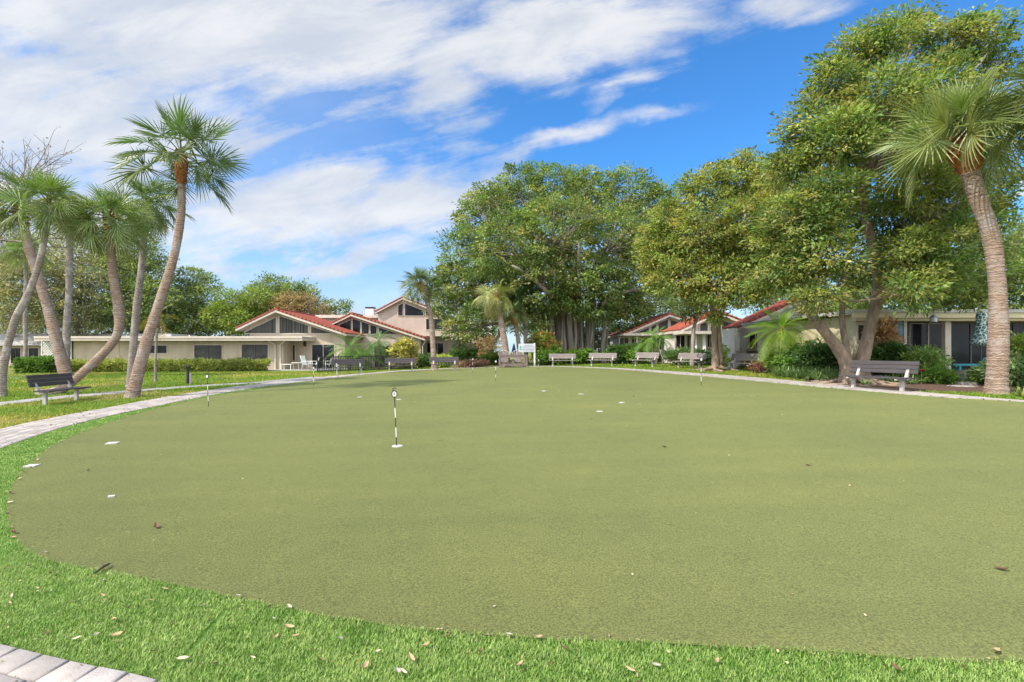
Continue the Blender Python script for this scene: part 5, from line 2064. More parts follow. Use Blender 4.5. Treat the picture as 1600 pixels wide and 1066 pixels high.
def marker(g, hgt, label, number, tilt=0.0, faceto=True):
    t = thing('hole_marker', label, 'hole marker', g, group='striped hole markers on the green')
    t.rotation_euler = (0, tilt, 0)
    n = 5
    body = hgt - 0.10
    edges = [-0.06, 0.17, 0.325, 0.48, 0.635, body]
    kb, kw = MB(), MB()
    for i in range(n):
        (kb if i % 2 == 0 else kw).tube([(0, 0, edges[i] + .0005), (0, 0, edges[i + 1] - .0005)], 0.0075, 10)
    kb.tube([(0, 0, body), (0, 0, body + .03)], [0.0075, 0.013], 10)
    kb.build('rod', M_RB, t)
    kw.build('white_bands', M_RW, t)
    zc = body + 0.065
    d = MB()
    prof = [(math.cos(a) * 0.034, math.sin(a) * 0.046) for a in np.linspace(0, 2 * math.pi, 25)[:-1]]
    d.prism_xz([(x, zc + z) for x, z in prof], -0.007, 0.007)
    rim = MB()
    outer = [(x * 1.32, z * 1.24) for x, z in prof]
    for i in range(24):
        a, b, c, e = prof[i], prof[(i + 1) % 24], outer[(i + 1) % 24], outer[i]
        rim.hexa([(a[0], -.012, zc + a[1]), (b[0], -.012, zc + b[1]), (c[0], -.012, zc + c[1]), (e[0], -.012, zc + e[1]),
                  (a[0], .012, zc + a[1]), (b[0], .012, zc + b[1]), (c[0], .012, zc + c[1]), (e[0], .012, zc + e[1])])
    dd = d.build('number_disc', M_RW, t)
    rim.build('rim', M_RB, dd)
    text_mesh(number, 0.062, 'numeral', M_RB, dd, (0, -0.009, zc + 0.001))
    hk = MB()
    hk.tube([(-0.022, 0, zc + .05), (-0.018, 0, zc + .085), (0.004, 0, zc + .098), (0.02, 0, zc + .085), (0.022, 0, zc + .1)], 0.006, 8)
    hk.build('hook', M_RB, t)
    return t


marker(G(620, 700), 0.89, 'striped hole marker nearest the camera, disc numbered 8, standing on a white plate', '8', R(-2.5))
marker(G(326, 636.5), 0.90, 'striped hole marker near the leaning palms with a round white disc', '1', R(-3))
marker(G(490, 604), 0.80, 'hole marker in line with the white lounge chairs', '7', R(0))
marker(G(528, 592), 0.72, 'slim dark hole marker in front of the bench at the picket fence', '6', R(0))
marker(G(738.5, 583.5), 0.82, 'hole marker just before the flower bed, on the house side of the wooden ball rack', '5', R(0))
marker(G(774.5, 597), 0.88, 'hole marker in front of the corner of the wooden ball rack', '4', R(0.3))
marker(G(841.5, 577.5), 0.62, 'short dark hole marker right of the white sign post', '3', R(0))
marker(G(1095.5, 604), 0.93, 'tall thin hole marker in front of the bench by the slender tree', '2', R(0))

# flat white plates let into the green
M_PLATE = mat('white plate', (0.56, 0.55, 0.51), (0.44, 0.43, 0.40), 8, 0.6)
G_P = 'white square plates on the green'


def plate(px, py, size, label, rz, disc=False):
    g = G(px, py)
    t = thing('cup_plate', label, 'cup plate', (g.x, g.y, Tz(g.x, g.y) + 0.022), R(rz), G_P)
    m = MB()
    if disc:
        m.lathe([(0.001, 0), (size * .5, 0), (size * .5, .012), (size * .46, .016), (0.001, .016)], sides=24)
    else:
        m.box((-size / 2, -size / 2, 0), (size / 2, size / 2, 0.016))
    m.build('plate', M_PLATE, t)
    return t


plate(176, 695, 0.17, 'white square plate on the turf below the grey bench', 20)
plate(50, 731, 0.14, 'white square plate by the fringe at the outermost bend of the green', 12)
plate(621, 700, 0.17, 'round white plate under the numbered hole marker', 0, True)
for (px, py, lab) in ((937, 645, 'nearest small plate on the open turf below the banyan'), (972, 631, 'small plate just beyond the nearest plate of the open turf'), (908, 617.5, 'small plate standing alone on the turf in line with the banyan roots'),
                      (850, 612.5, 'small plate on the turf straight below the white sign'), (623, 626, 'plate just behind the disc of the numbered hole marker'), (174, 780, 'thin plate lying on the nearer turf by the bend'),
                      (562, 622, 'plate lying in line with the picket fence bench')):
    plate(px, py, 0.06 if py > 700 else 0.115, 'white ' + lab, random.uniform(0, 60))

# ------------------------------------------------------------------ fallen leaves and twigs
LEAFM = [mat('dry tan leaf', (0.46, 0.33, 0.18), (0.33, 0.22, 0.12), 30, 0.8), mat('pale dry leaf', (0.62, 0.54, 0.36), (0.5, 0.4, 0.25), 30, 0.8),
         mat('brown dry leaf', (0.17, 0.09, 0.05), (0.10, 0.06, 0.035), 30, 0.8), mat('grey dry leaf', (0.40, 0.36, 0.30), (0.3, 0.26, 0.21), 30, 0.8)]


def leaf_proto(kind):
    L, Wd, curl = ((0.07, 0.030, 0.35), (0.06, 0.028, 0.25), (0.08, 0.036, 0.5), (0.055, 0.03, 0.3))[kind]
    V, Fc = [], []
    n = 9
    for i in range(n):
        t = i / (n - 1)
        w = Wd * math.sin(math.pi * (0.04 + 0.93 * t)) ** 0.8
        x = L * (t - .5)
        z = curl * L * (2 * t - 1) ** 2 * 0.5
        V += [(x, -w / 2, z + w * .28), (x, 0, z), (x, w / 2, z + w * .28)]
    for i in range(n - 1):
        for j in (0, 1):
            a = i * 3 + j
            Fc.append((a, a + 1, a + 4, a + 3))
    V += [(-L * .5, -.0015, curl * L * .5), (-L * .5, .0015, curl * L * .5), (-L * .75, 0.001, curl * L * .5 + .006)]
    Fc.append((len(V) - 3, len(V) - 2, len(V) - 1))
    me = bpy.data.meshes.new('fallen_leaf')
    me.from_pydata(V, [], Fc)
    me.materials.append(LEAFM[kind])
    me.update()
    return me


LP = [leaf_proto(k) for k in range(4)]
KN = ['tan', 'pale', 'brown', 'grey']


def drop_leaf(x, y, zoff, kind, sc, label, group):
    o = bpy.data.objects.new('fallen_leaf', LP[kind])
    col.objects.link(o)
    o.location = (x, y, Tz(x, y) + zoff)
    sc *= 0.62
    o.scale = (sc, sc, sc)
    o.rotation_euler = (random.uniform(-.3, .3), random.uniform(-.3, .3), random.uniform(0, 6.28))
    return tag(o, label, 'leaf', group)


fringe_leaves = [(285, 1042, 1, 1.5, 'large pale leaf lying near the pavers on the fringe, below the turf seam'), (178, 979, 0, 1.3, 'tan leaf in the middle of the fringe above the pavers'), (17, 941, 1, 1.1, None), (14, 953, 0, 1.0, None), (318, 957, 3, 1.3, 'grey curled leaf beside the top of the turf seam'), (235, 948, 0, 0.8, None),
                 (257, 930, 0, 1.1, None), (160, 940, 0, .9, None), (150, 1003, 3, 1.0, None), (183, 1003, 0, 1.3, None), (120, 1009, 1, 1.1, None), (160, 917, 3, .9, None), (371, 941, 1, 1.2, 'pale leaf caught on the turf edge at the top of the seam'),
                 (452, 958, 1, 1.1, None), (428, 978, 3, 1.0, None), (453, 991, 0, 1.3, None), (463, 1005, 0, 1.0, None), (430, 1007, 0, .9, None), (643, 1042, 0, 1.4, None), (570, 1054, 0, 1.3, None), (531, 1010, 3, 1.1, None), (622, 1063, 3, 1.4, None), (630, 1063, 1, 1.2, None),
                 (665, 1021, 0, 1.3, None), (812, 1052, 0, 1.2, None), (840, 1008, 0, 1.2, None), (795, 1003, 3, 1.0, None), (1025, 1053, 3, 1.2, None), (985, 1061, 0, 1.2, None), (80, 905, 2, 1.0, None), (45, 893, 2, .9, None), (10, 897, 2, .8, None), (58, 928, 0, .7, None),
                 (113, 950, 3, .9, None), (200, 960, 2, .8, None), (75, 1000, 2, .8, None), (335, 1050, 2, .8, None), (395, 1040, 1, .8, None), (240, 1030, 2, .7, None), (880, 1025, 2, .9, None), (1120, 1046, 0, 1.0, None), (1230, 1050, 1, .9, None), (1400, 1058, 2, 1.0, None), (1556, 1030, 0, 1.4, 'tan leaf at the very edge of the turf in the near corner by the frame'),
                 (750, 1030, 2, .8, None), (590, 1030, 1, .8, None), (700, 1005, 2, .7, None), (500, 1045, 2, .8, None)]
for (px, py, k, sc, lab) in fringe_leaves:
    g = G(px, py)
    drop_leaf(g.x, g.y, 0.040, k, sc, lab or f'small dry {KN[k]} leaf resting on the bright green fringe', 'fallen leaves on the fringe' if lab is None else 'notable fallen leaves')
edge_px = [(15, 808), (13, 818), (16, 830), (22, 838), (20, 846), (14, 790), (18, 775), (26, 762), (32, 752), (40, 742), (48, 735), (58, 722), (66, 712), (78, 703), (95, 692), (112, 685), (140, 672), (165, 664), (240, 645), (262, 638)]
for (px, py) in edge_px:
    g = G(px + random.uniform(-2, 2), py)
    k = random.choice((0, 2, 2, 1, 3))
    drop_leaf(g.x, g.y, 0.035, k, random.uniform(.8, 1.5), f'dry {KN[k]} leaf caught along the curved turf edge', 'fallen leaves along the turf edge')
green_leaves = [(245, 829, 2, 1.9, 'dark brown curled leaf on the turf, farther up from the long twig'), (138, 739, 2, 1.4, 'brown leaf alone on the turf below the outer white plate'), (772, 956, 1, .9, 'pale yellow leaf alone on the near turf'), (988, 905, 1, .8, 'tiny cream leaf on the turf above the near fringe'),
                (71, 869, 3, 1.0, None), (1352, 970, 1, .7, None), (1565, 897, 2, 1.6, 'brown leaf on the turf near the frame edge'), (1263, 731, 2, 1.6, 'brown curled leaf on the open turf towards the beige house'), (1038, 702, 2, 1.8, 'twiggy brown leaf on the open turf below the yellowing tree'), (1139, 715, 1, .9, None), (1110, 727, 1, .9, None),
                (379, 752, 1, .9, None), (294, 703, 3, .9, None), (240, 850, 1, .6, None), (960, 712, 3, .9, None), (1237, 936, 0, .6, None), (1327, 764, 0, 1.1, None), (1321, 725, 3, .9, None), (1201, 725, 0, .9, None), (1222, 651, 1, 1.2, None), (1175, 622, 1, 1.2, None), (753, 596, 1, 1.6, None), (835, 593, 1, 1.6, None), (843, 593.5, 1, 1.5, None),
                (1004, 596, 1, 1.4, None), (1011, 594.5, 1, 1.3, None), (705, 670, 3, 1.0, None), (757, 632, 1, 1.1, None), (766, 645, 1, 1.1, None), (707, 615, 1, 1.2, None), (708, 606, 1, 1.4, None), (1000, 633, 1, 1.1, None), (862, 639, 2, 1.0, None), (638, 671, 2, .9, None), (669, 626, 2, 1.2, None)]
for (px, py, k, sc, lab) in green_leaves:
    g = G(px, py)
    drop_leaf(g.x, g.y, 0.030, k, sc, lab or f'small dry {KN[k]} leaf on the open putting turf', 'fallen leaves on the green' if lab is None else 'notable fallen leaves')
tw = thing('twig', 'dark long twig lying across the edge of the turf', 'twig', G(160, 897))
m = MB(tw.location)
a, b = G(147, 905), G(173, 889)
up3 = Vector((0, 0, .04))
m.tube([a + up3, a.lerp(b, .5) + up3 * 1.3 + Vector((0, .015, 0)), b + up3], [.006, .011, .003], 7)
m.tube([a.lerp(b, .5) + up3 * 1.3, a.lerp(b, .95) + up3 * 1.5 + Vector((.02, -.03, 0))], [.009, .002], 6)
m.build('stem', mat('dark twig bark', (0.08, 0.06, 0.05)), tw)

# ------------------------------------------------------------------ ball rack, sign, chairs
M_RACK = mat('weathered timber', (0.23, 0.18, 0.165), (0.13, 0.10, 0.095), 6, 0.85, 0.6, 40, (1, 5, 5), spec=0.2, bdist=0.01)
Y = 36.2
x0, x1 = (780 - 800) / F * Y, (824 - 800) / F * Y
zg = Tz(0, Y)
t = thing('ball_rack', 'weathered wooden rack with a plank top and low rail in front of the chairs', 'rack', ((x0 + x1) / 2, Y, zg))
o = t.location
m = MB(o)
m.box((x0 - .05, Y - .28, zg + .86), (x1 + .05, Y + .30, zg + .92))
m.build('top', M_RACK, t)
m = MB(o)
for yy in (Y - .24, Y + .24):
    m.box((x0 + .1, yy - .02, zg + .72), (x1 - .1, yy + .02, zg + .858))
    m.box((x0 + .1, yy - .03, zg + .17), (x1 - .1, yy + .03, zg + .27))
m.build('rail', M_RACK, t)
for xx in (x0 + .05, x1 - .05):
    for yy in (Y - .24, Y + .24):
        lg = MB(o)
        lg.box((xx - .05, yy - .05, zg - .1), (xx + .05, yy + .05, zg + .858))
        lg.build('post', M_RACK, t)
m = MB(o)
m.box((x0 + .11, Y - .2, zg + .275), (x1 - .11, Y + .2, zg + .30))
m.build('shelf', M_RACK, t)
M_CH = mat('grey chair slat', (0.22, 0.19, 0.18), (0.15, 0.125, 0.12), 6, 0.8, 0.3, 40)


def adirondack(loc, rz, label):
    t = thing('slatted_chair', label, 'chair', loc, rz, 'arched slatted chairs behind the rack')
    m = MB()
    for i in range(7):
        a = (i - 3) / 3
        h = 1.22 - 0.16 * a * a
        m.hexa([(a * .22 - .033, .24, .34), (a * .22 + .033, .24, .34), (a * .22 + .033, .265, .34), (a * .22 - .033, .265, .34),
                (a * .36 - .04, .52, h), (a * .36 + .04, .52, h), (a * .36 + .04, .545, h), (a * .36 - .04, .545, h)])
    m.build('back', M_CH, t)
    m = MB()
    pts = [(.42 * math.cos(a), .50, .92 + .34 * math.sin(a)) for a in np.linspace(0.1, math.pi - .1, 12)]
    m.tube(pts, .025, 6)
    m.build('arched_rail', M_TRIM, t)
    m = MB()
    for i in range(5):
        y0 = -.28 + i * .105
        m.box((-.27, y0, .38 - i * .018), (.27, y0 + .09, .40 - i * .018))
    m.build('seat', M_CH, t)
    for sx in (-1, 1):
        a = MB()
        a.box((sx * .34 - .06, -.34, .56), (sx * .34 + .06, .38, .585))
        a.build('armrest', M_CH, t)
        for yy in (-.28, .28):
            l = MB()
            l.box((sx * .33 - .03, yy - .045, -.05), (sx * .33 + .03, yy + .045, .558))
            l.build('leg', M_CH, t)
    return t


for px, rz, lab in ((787, 0, 'arched slatted chair behind the rack, on the flower bed side'), (808.5, -.05, 'arched slatted chair behind the rack, close to the white sign')):
    x = (px - 800) / F * 37.6
    adirondack((x, 37.6, Tz(x, 37.6)), rz, lab)

# white sign board on a post
Y = 36.6
zg = Tz(1.6, Y)
xp = (835.2 - 800) / F * Y
t = thing('notice_sign', 'white notice board with small rows of writing on a white post', 'sign', (xp, Y, zg))
o = t.location
m = MB(o)
m.box((xp - .055, Y, zg - .2), (xp + .055, Y + .09, H0 + (550 - 536.5) / F * Y))
m.build('post', M_WHITE, t, bevel=.005)
m = MB(o)
xa, za = XZ(810, 537.3, Y)
xb, zb = XZ(836.5, 550.2, Y)
m.box((xa, Y - .03, zb), (xb, Y - .004, za))
bd_ = m.build('board', mat('weathered sign board', (0.55, 0.56, 0.58), (0.46, 0.47, 0.49), 6, .7), t, bevel=.004)
m = MB(o)
rs = random.Random(3)
for r in range(5):
    zz = za - .11 - r * .098
    x = xa + (.30 if r else .38)
    end = xb - (.08 if r else .2)
    while x < end:
        w = rs.uniform(.03, .11)
        m.box((x, Y - .036, zz - .018), (min(x + w, end), Y - .0302, zz + .018))
        x += w + .028
m.build('lettering', mat('sign ink', (0.12, 0.16, 0.28), (0.10, 0.2, 0.22), 4, 0.7), bd_)
m = MB(o)
m.prism_xz([(xa + .07, za - .34), (xa + .16, za - .10), (xa + .25, za - .34)], Y - .036, Y - .0302)
m.box((xa + .09, Y - .036, za - .46), (xa + .24, Y - .0302, za - .38))
m.build('emblem', mat('sign green', (0.08, 0.36, 0.24)), bd_)

# closed blue parasol behind the rack
M_BLUE = mat('blue canvas', (0.03, 0.07, 0.24), (0.02, 0.05, 0.16), 5, 0.8)
x, Y = (803 - 800) / F * 39.2, 39.2
t = thing('folded_parasol', 'folded blue parasol standing between the palm trunk and the sign', 'parasol', (x, Y, Tz(x, Y)))
m = MB(t.location)
zg = t.location.z
m.tube([(x, Y, zg), (x, Y, zg + 1.8)], .025, 8)
m.build('pole', M_TRIM, t)
m = MB(t.location)
m.lathe([(.03, zg + 1.75), (.08, zg + 1.6), (.16, zg + 1.25), (.23, zg + .9), (.25, zg + .7), (.05, zg + .72)], (x, Y, 0), 14)
m.build('canopy', M_BLUE, t, smooth=True)


# ------------------------------------------------------------------ patio furniture
M_SLING = mat('white sling', (0.74, 0.77, 0.75), (0.66, 0.70, 0.68), 20, 0.8)
M_TAUPE = mat('tan sling', (0.42, 0.35, 0.28), (0.34, 0.28, 0.23), 20, 0.8)
M_WICK = mat('dark wicker', (0.06, 0.045, 0.04), (0.09, 0.07, 0.06), 30, 0.8, 0.6, 60)


def patio_chair(label, loc, rz, msl, mfr, group, high=0.95):
    t = thing('patio_chair', label, 'chair', loc, rz, group)
    m = MB()
    m.hexa([(-.25, -.25, .43), (.25, -.25, .43), (.25, .22, .39), (-.25, .22, .39), (-.25, -.25, .45), (.25, -.25, .45), (.25, .22, .41), (-.25, .22, .41)])
    m.build('seat', msl, t)
    m = MB()
    m.hexa([(-.25, .22, .42), (.25, .22, .42), (.25, .245, .42), (-.25, .245, .42), (-.25, .42, high), (.25, .42, high), (.25, .445, high), (-.25, .445, high)])
    m.build('backrest', msl, t)
    for sx in (-.28, .28):
        fr = MB()
        fr.tube([(sx, -.24, -.02), (sx, -.26, .40), (sx, -.26, .62), (sx, -.2, .65), (sx, .30, .64)], .016, 7)
        fr.build('front_leg', mfr, t, smooth=True)
        fr = MB()
        fr.tube([(sx, .32, -.02), (sx, .20, .40), (sx, .32, .70), (sx, .43, high + .01)], .016, 7)
        fr.build('rear_leg', mfr, t, smooth=True)
    return t


def ground(px, Y):
    x = (px - 800) / F * Y
    return (x, Y, Tz(x, Y))


def gz(px, Y, dz):
    q = ground(px, Y)
    return (q[0], q[1], q[2] + dz)


GW = 'white patio chairs by the sliding door'
patio_chair('white sling chair turned sideways beside the sliding door', gz(480, 39.4, .04), R(80), M_SLING, M_WHITE, GW, 1.08)
patio_chair('white sling chair facing the fence, next to the sideways white chair', gz(490, 39.9, .04), R(-60), M_SLING, M_WHITE, GW, 0.95)
patio_chair('white chair behind the black pickets', gz(512, 39.3, .04), R(-90), M_SLING, M_WHITE, GW, 1.0)
t = thing('side_table', 'low white side table on the patio nearest the downspouts', 'table', gz(449, 39.3, .04))
m = MB()
m.box((-.42, -.3, .40), (.42, .3, .44))
m.build('top', M_WHITE, t, bevel=.01)
for sx in (-.36, .36):
    for sy in (-.25, .25):
        m = MB()
        m.bar((sx, sy, -.02), (sx, sy, .398), .04, .04)
        m.build('leg', M_WHITE, t)
t = thing('patio_table', 'small white glass topped table beside the sideways white chair', 'table', gz(466, 39.6, .04))
m = MB()
m.lathe([(.01, .52), (.5, .52), (.5, .55), (.01, .55)], sides=20)
m.build('top', M_WHITE, t)
for a in range(4):
    m = MB()
    m.bar((.3 * math.cos(a * 1.57 + .4), .3 * math.sin(a * 1.57 + .4), -.02), (.38 * math.cos(a * 1.57 + .4), .38 * math.sin(a * 1.57 + .4), .518), .03, .03)
    m.build('leg', M_WHITE, t)
GT = 'tan sling chairs on the far patios'
patio_chair('tan sling chair on the patio behind the thin stemmed palms', gz(1043, 33.0, 0), R(60), M_TAUPE, M_TRIM, GT, 1.05)
patio_chair('tan sling chair turned away, next to the other tan chair on the shaded patio', gz(1052, 33.6, 0), R(-70), M_TAUPE, M_TRIM, GT, 1.0)
patio_chair('tan chair in front of the white wall beyond the lawn bench', gz(1165, 26.9, 0), R(20), M_TAUPE, M_TRIM, GT, .95)
GK = 'dark wicker chairs on the white walled patio'
patio_chair('dark wicker chair with its back to the lawn', gz(1175, 26.6, 0), R(160), M_WICK, M_BLACK, GK, .95)
patio_chair('dark wicker chair nearest the bright feather palm', gz(1187, 26.2, 0), R(-110), M_WICK, M_BLACK, GK, .92)
t = thing('patio_table', 'round dark patio table beside the wicker chairs', 'table', gz(1197, 26.8, 0))
m = MB()
m.lathe([(.01, .70), (.5, .70), (.5, .73), (.01, .73)], sides=20)
m.build('top', M_WICK, t)
for a in range(4):
    m = MB()
    m.bar((.2 * math.cos(a * 1.57), .2 * math.sin(a * 1.57), -.05), (.4 * math.cos(a * 1.57), .4 * math.sin(a * 1.57), .698), .035, .035)
    m.build('leg', M_BLACK, t)

# black picket fence
ga, gb = Vector(ground(496, 34.0)), Vector(ground(651, 38.5))
t = thing('picket_fence', 'low black metal picket fence round the patio', 'fence', tuple(ga.lerp(gb, .5)))
m, mr_ = MB(t.location), MB(t.location)
n = 62
for i in range(n + 1):
    q = ga.lerp(gb, i / n)
    q.z = Tz(q.x, q.y)
    w = .021
    if i % 12 == 0:
        pm = MB(t.location)
        pm.box((q.x - .03, q.y - .03, q.z - .1), (q.x + .03, q.y + .03, q.z + 1.16))
        pm.build('post', M_BLACK, t)
    else:
        m.box((q.x - w, q.y - w, q.z + .06), (q.x + w, q.y + w, q.z + 1.08))
m.build('pickets', M_BLACK, t)
za, zb = Tz(ga.x, ga.y), Tz(gb.x, gb.y)
for hh in (.12, 1.03):
    mr_.bar((ga.x, ga.y, za + hh), (gb.x, gb.y, zb + hh), .05, .05)
mr_.build('rail', M_BLACK, t)
gc = Vector(ground(497, 38.6))
t = thing('picket_fence', 'return of the black picket fence beside the white chairs', 'fence', tuple(ga.lerp(gc, .5)))
m, mr_ = MB(t.location), MB(t.location)
for i in range(1, 29):
    q = ga.lerp(gc, i / 28)
    q.z = Tz(q.x, q.y)
    m.box((q.x - .02, q.y - .02, q.z + .06), (q.x + .02, q.y + .02, q.z + 1.08))
m.build('pickets', M_BLACK, t)
for hh in (.12, 1.03):
    mr_.bar((ga.x - .05, ga.y + .05, za + hh), (gc.x, gc.y, Tz(gc.x, gc.y) + hh), .034, .028)
mr_.build('rail', M_BLACK, t)

# bollard light on the lawn
g = G(293.5, 601)
t = thing('bollard_light', 'black bollard light on the lawn beside the concrete walk', 'lamp', g)
m = MB()
m.lathe([(.06, -.1), (.06, .62)], sides=14)
m.build('post', M_BLACK, t, smooth=False)
m = MB()
for i in range(4):
    m.lathe([(.04, .625 + i * .04), (.085, .63 + i * .04), (.085, .64 + i * .04), (.04, .655 + i * .04)], sides=16)
m.build('louvres', M_BLACK, t)
m = MB()
m.lathe([(.001, .79), (.12, .79), (.12, .83), (.05, .86), (.001, .86)], sides=18)
m.build('cap', M_BLACK, t)
g = G(297.5, 602)
t = thing('utility_post', 'short pale post close behind the bollard light', 'post', g)
m = MB()
m.lathe([(.04, -.1), (.04, .52), (.001, .54)], sides=12)
m.build('post', M_POST, t)

# ------------------------------------------------------------------ things outside the beige house
# folded patterned parasol
M_PAT = bpy.data.materials.new('patterned parasol cloth')
M_PAT.use_nodes = True
n, l = M_PAT.node_tree.nodes, M_PAT.node_tree.links
tc3 = n.new('ShaderNodeTexCoord')
vo = n.new('ShaderNodeTexVoronoi')
vo.feature = 'DISTANCE_TO_EDGE'
vo.inputs['Scale'].default_value = 9
l.new(tc3.outputs['Object'], vo.inputs['Vector'])
mr = n.new('ShaderNodeMapRange')
mr.inputs[1].default_value = .05
mr.inputs[2].default_value = .12
l.new(vo.outputs[0], mr.inputs[0])
mx = n.new('ShaderNodeMix')
mx.data_type = 'RGBA'
l.new(mr.outputs[0], mx.inputs[0])
mx.inputs[6].default_value = (0.62, 0.68, 0.64, 1)
mx.inputs[7].default_value = (0.05, 0.14, 0.15, 1)
l.new(mx.outputs[2], n['Principled BSDF'].inputs['Base Color'])
n['Principled BSDF'].inputs['Roughness'].default_value = .8
Y = 17.6
x = (1533 - 800) / F * Y
zg = Tz(x, Y)
t = thing('folded_parasol', 'folded teal and white patterned parasol before the dark glass doors', 'parasol', (x, Y, zg))
m = MB(t.location)
m.tube([(x, Y, zg), (x, Y, H0 + (550 - 489) / F * Y)], .022, 8)
m.build('pole', M_FRAME, t)
m = MB(t.location)
zf = lambda py: H0 + (550 - py) / F * Y
prof = [(.02, zf(486)), (.11, zf(488)), (.13, zf(496)), (.12, zf(505)), (.15, zf(514)), (.16, zf(517)), (.20, zf(526)), (.27, zf(533)), (.27, zf(537)), (.17, zf(541)), (.05, zf(538))]
nn = 24
vs, fs = [], []
for j, (r, z) in enumerate(prof):
    for k in range(nn):
        a = 2 * math.pi * k / nn
        rr = r * (1 + .16 * math.cos(8 * a + j * .25))
        vs.append((x + rr * math.cos(a), Y + rr * math.sin(a), z))
for j in range(len(prof) - 1):
    for k in range(nn):
        fs.append((j * nn + k, j * nn + (k + 1) % nn, (j + 1) * nn + (k + 1) % nn, (j + 1) * nn + k))
m.add(vs, fs)
m.build('canopy', M_PAT, t, smooth=True)
# teal bench
M_TEAL = mat('teal paint', (0.03, 0.28, 0.36), (0.025, 0.22, 0.30), 5, 0.5)
Y = 18.2
x0, x1 = (1486 - 800) / F * Y, (1547 - 800) / F * Y
zg = Tz((x0 + x1) / 2, Y)
t = thing('backless_bench', 'long teal backless bench in front of the dark glass doors', 'bench', ((x0 + x1) / 2, Y, zg))
m = MB(t.location)
zs = H0 + (550 - 569.5) / F * Y
m.box((x0, Y - .2, zs - .05), (x1, Y + .2, zs + .02))
m.build('seat', M_TEAL, t, bevel=.012)
for xx in (x0 + .15, x1 - .35):
    m = MB(t.location)
    m.box((xx, Y - .17, zg - .1), (xx + .07, Y + .17, zs - .052))
    m.build('leg', M_TEAL, t)
m = MB(t.location)
cx_ = x1 - .15
m.tube([(cx_ - .12, Y, zs + .02), (cx_ - .12, Y, zs + .13), (cx_ - .05, Y, zs + .22), (cx_ + .07, Y, zs + .22), (cx_ + .11, Y, zs + .16), (cx_ + .09, Y, zs + .11)], .022, 8)
m.build('scroll_arm', M_TEAL, t, smooth=True)
# hanging lantern
Y = 18.9
x, z = XZ(1458.5, 499, Y)
t = thing('hanging_lantern', 'silver lantern hanging from the eave of the beige house', 'lantern', (x, Y, z))
M_SIL = mat('brushed tin', (0.42, 0.43, 0.44), (0.3, 0.31, 0.32), 8, 0.35, metal=.8)
m = MB(t.location)
m.lathe([(.12, z - .12), (.13, z - .10), (.11, z - .09), (.11, z + .06), (.13, z + .07), (.05, z + .16), (.01, z + .18)], (x, Y, 0), 16)
m.build('body', M_SIL, t)
m = MB(t.location)
m.tube([(x, Y, z + .175), (x, Y, H0 + (550 - 489) / F * Y)], .006, 6)
m.build('chain', M_SIL, t)
# stepping stones
M_STONE = mat('stepping stone', (0.40, 0.36, 0.33), (0.28, 0.25, 0.23), 7, 0.9, .5, 60)
rs = random.Random(12)
for i, (px, py) in enumerate(((1510, 577), (1512, 582), (1509, 588), (1510, 594), (1503, 600))):
    Yq = 18.0 - i * .62
    x = (px - 800) / F * Yq
    o = thing('stepping_stone', ['slab of the stone steps next to the teal bench', 'slab of the stone steps second below the teal bench', 'middle slab of the stone steps', 'slab of the stone steps one up from the grass', 'lowest and palest slab of the stone steps at the grass'][i],
              'stepping stone', (x, Yq, Tz(x, Yq)), group='stone steps')
    m = MB()
    poly = [(.36 * math.cos(a) * rs.uniform(.85, 1.1), .30 * math.sin(a) * rs.uniform(.85, 1.1)) for a in np.linspace(0, 2 * math.pi, 11)[:-1]]
    m.prism_xy(poly, -.05, (.36, .27, .18, .10, .05)[i])
    m.build('slab', M_STONE, o, bevel=.012)


# ------------------------------------------------------------------ shrubs, hedges, strappy plants
def shrub(label, px, Y, w, hgt, clumps, per, leaf, palette, seed, dep=None, name='shrub', cat='shrub', group=None, z0=0.0, cr=0.22, stems=7, mleaf=None, slim=.42, **kw):
    x = (px - 800) / F * Y
    zg = Tz(x, Y) + z0
    t = thing(name, label, cat, (x, Y, zg), group=group)
    palette = [tuple(1.35 * v for v in c) for c in palette]
    dep = dep or w * .8
    w = w / math.sqrt(1 + (x / Y) ** 2)
    rg = random.Random(seed)
    lobes = [(x, Y, zg + hgt * .48, w * .5, dep * .5, hgt * .5)]
    for i in range(3):
        lobes.append((x + rg.uniform(-.3, .3) * w, Y + rg.uniform(-.25, .25) * dep, zg + hgt * rg.uniform(.4, .68), w * .3, dep * .3, hgt * .32))
    V, Q, C, cc, cl, lb = crown(lobes, clumps, per, cr, leaf, palette, seed, shell=(.45, 1.0), slim=slim, under=.8, zmin=zg + .02, **kw)
    np_mesh('foliage', V, Q, mleaf or M_LEAF, C, t, t.location)
    m = MB(t.location)
    for i in range(stems):
        q = cc[rg.randrange(len(cc))]
        m.tube(bend((x + rg.uniform(-.08, .08) * w, Y + rg.uniform(-.08, .08) * dep, zg - .06), q, .05, seed + i, 4), [.022, .018, .013, .006], 5, False)
    m.build('stem', M_BARK, t)
    return t


YELO = [(0.25, 0.24, 0.075), (0.36, 0.32, 0.12), (0.17, 0.20, 0.055), (0.30, 0.22, 0.09)]
GRN = [(0.08, 0.15, 0.025), (0.06, 0.12, 0.025), (0.11, 0.18, 0.035)]
DGR = [(0.045, 0.09, 0.022), (0.035, 0.075, 0.02), (0.06, 0.11, 0.028)]
RUST = [(0.24, 0.13, 0.05), (0.17, 0.18, 0.045), (0.30, 0.22, 0.08), (0.10, 0.15, 0.035), (0.13, 0.18, 0.04)]


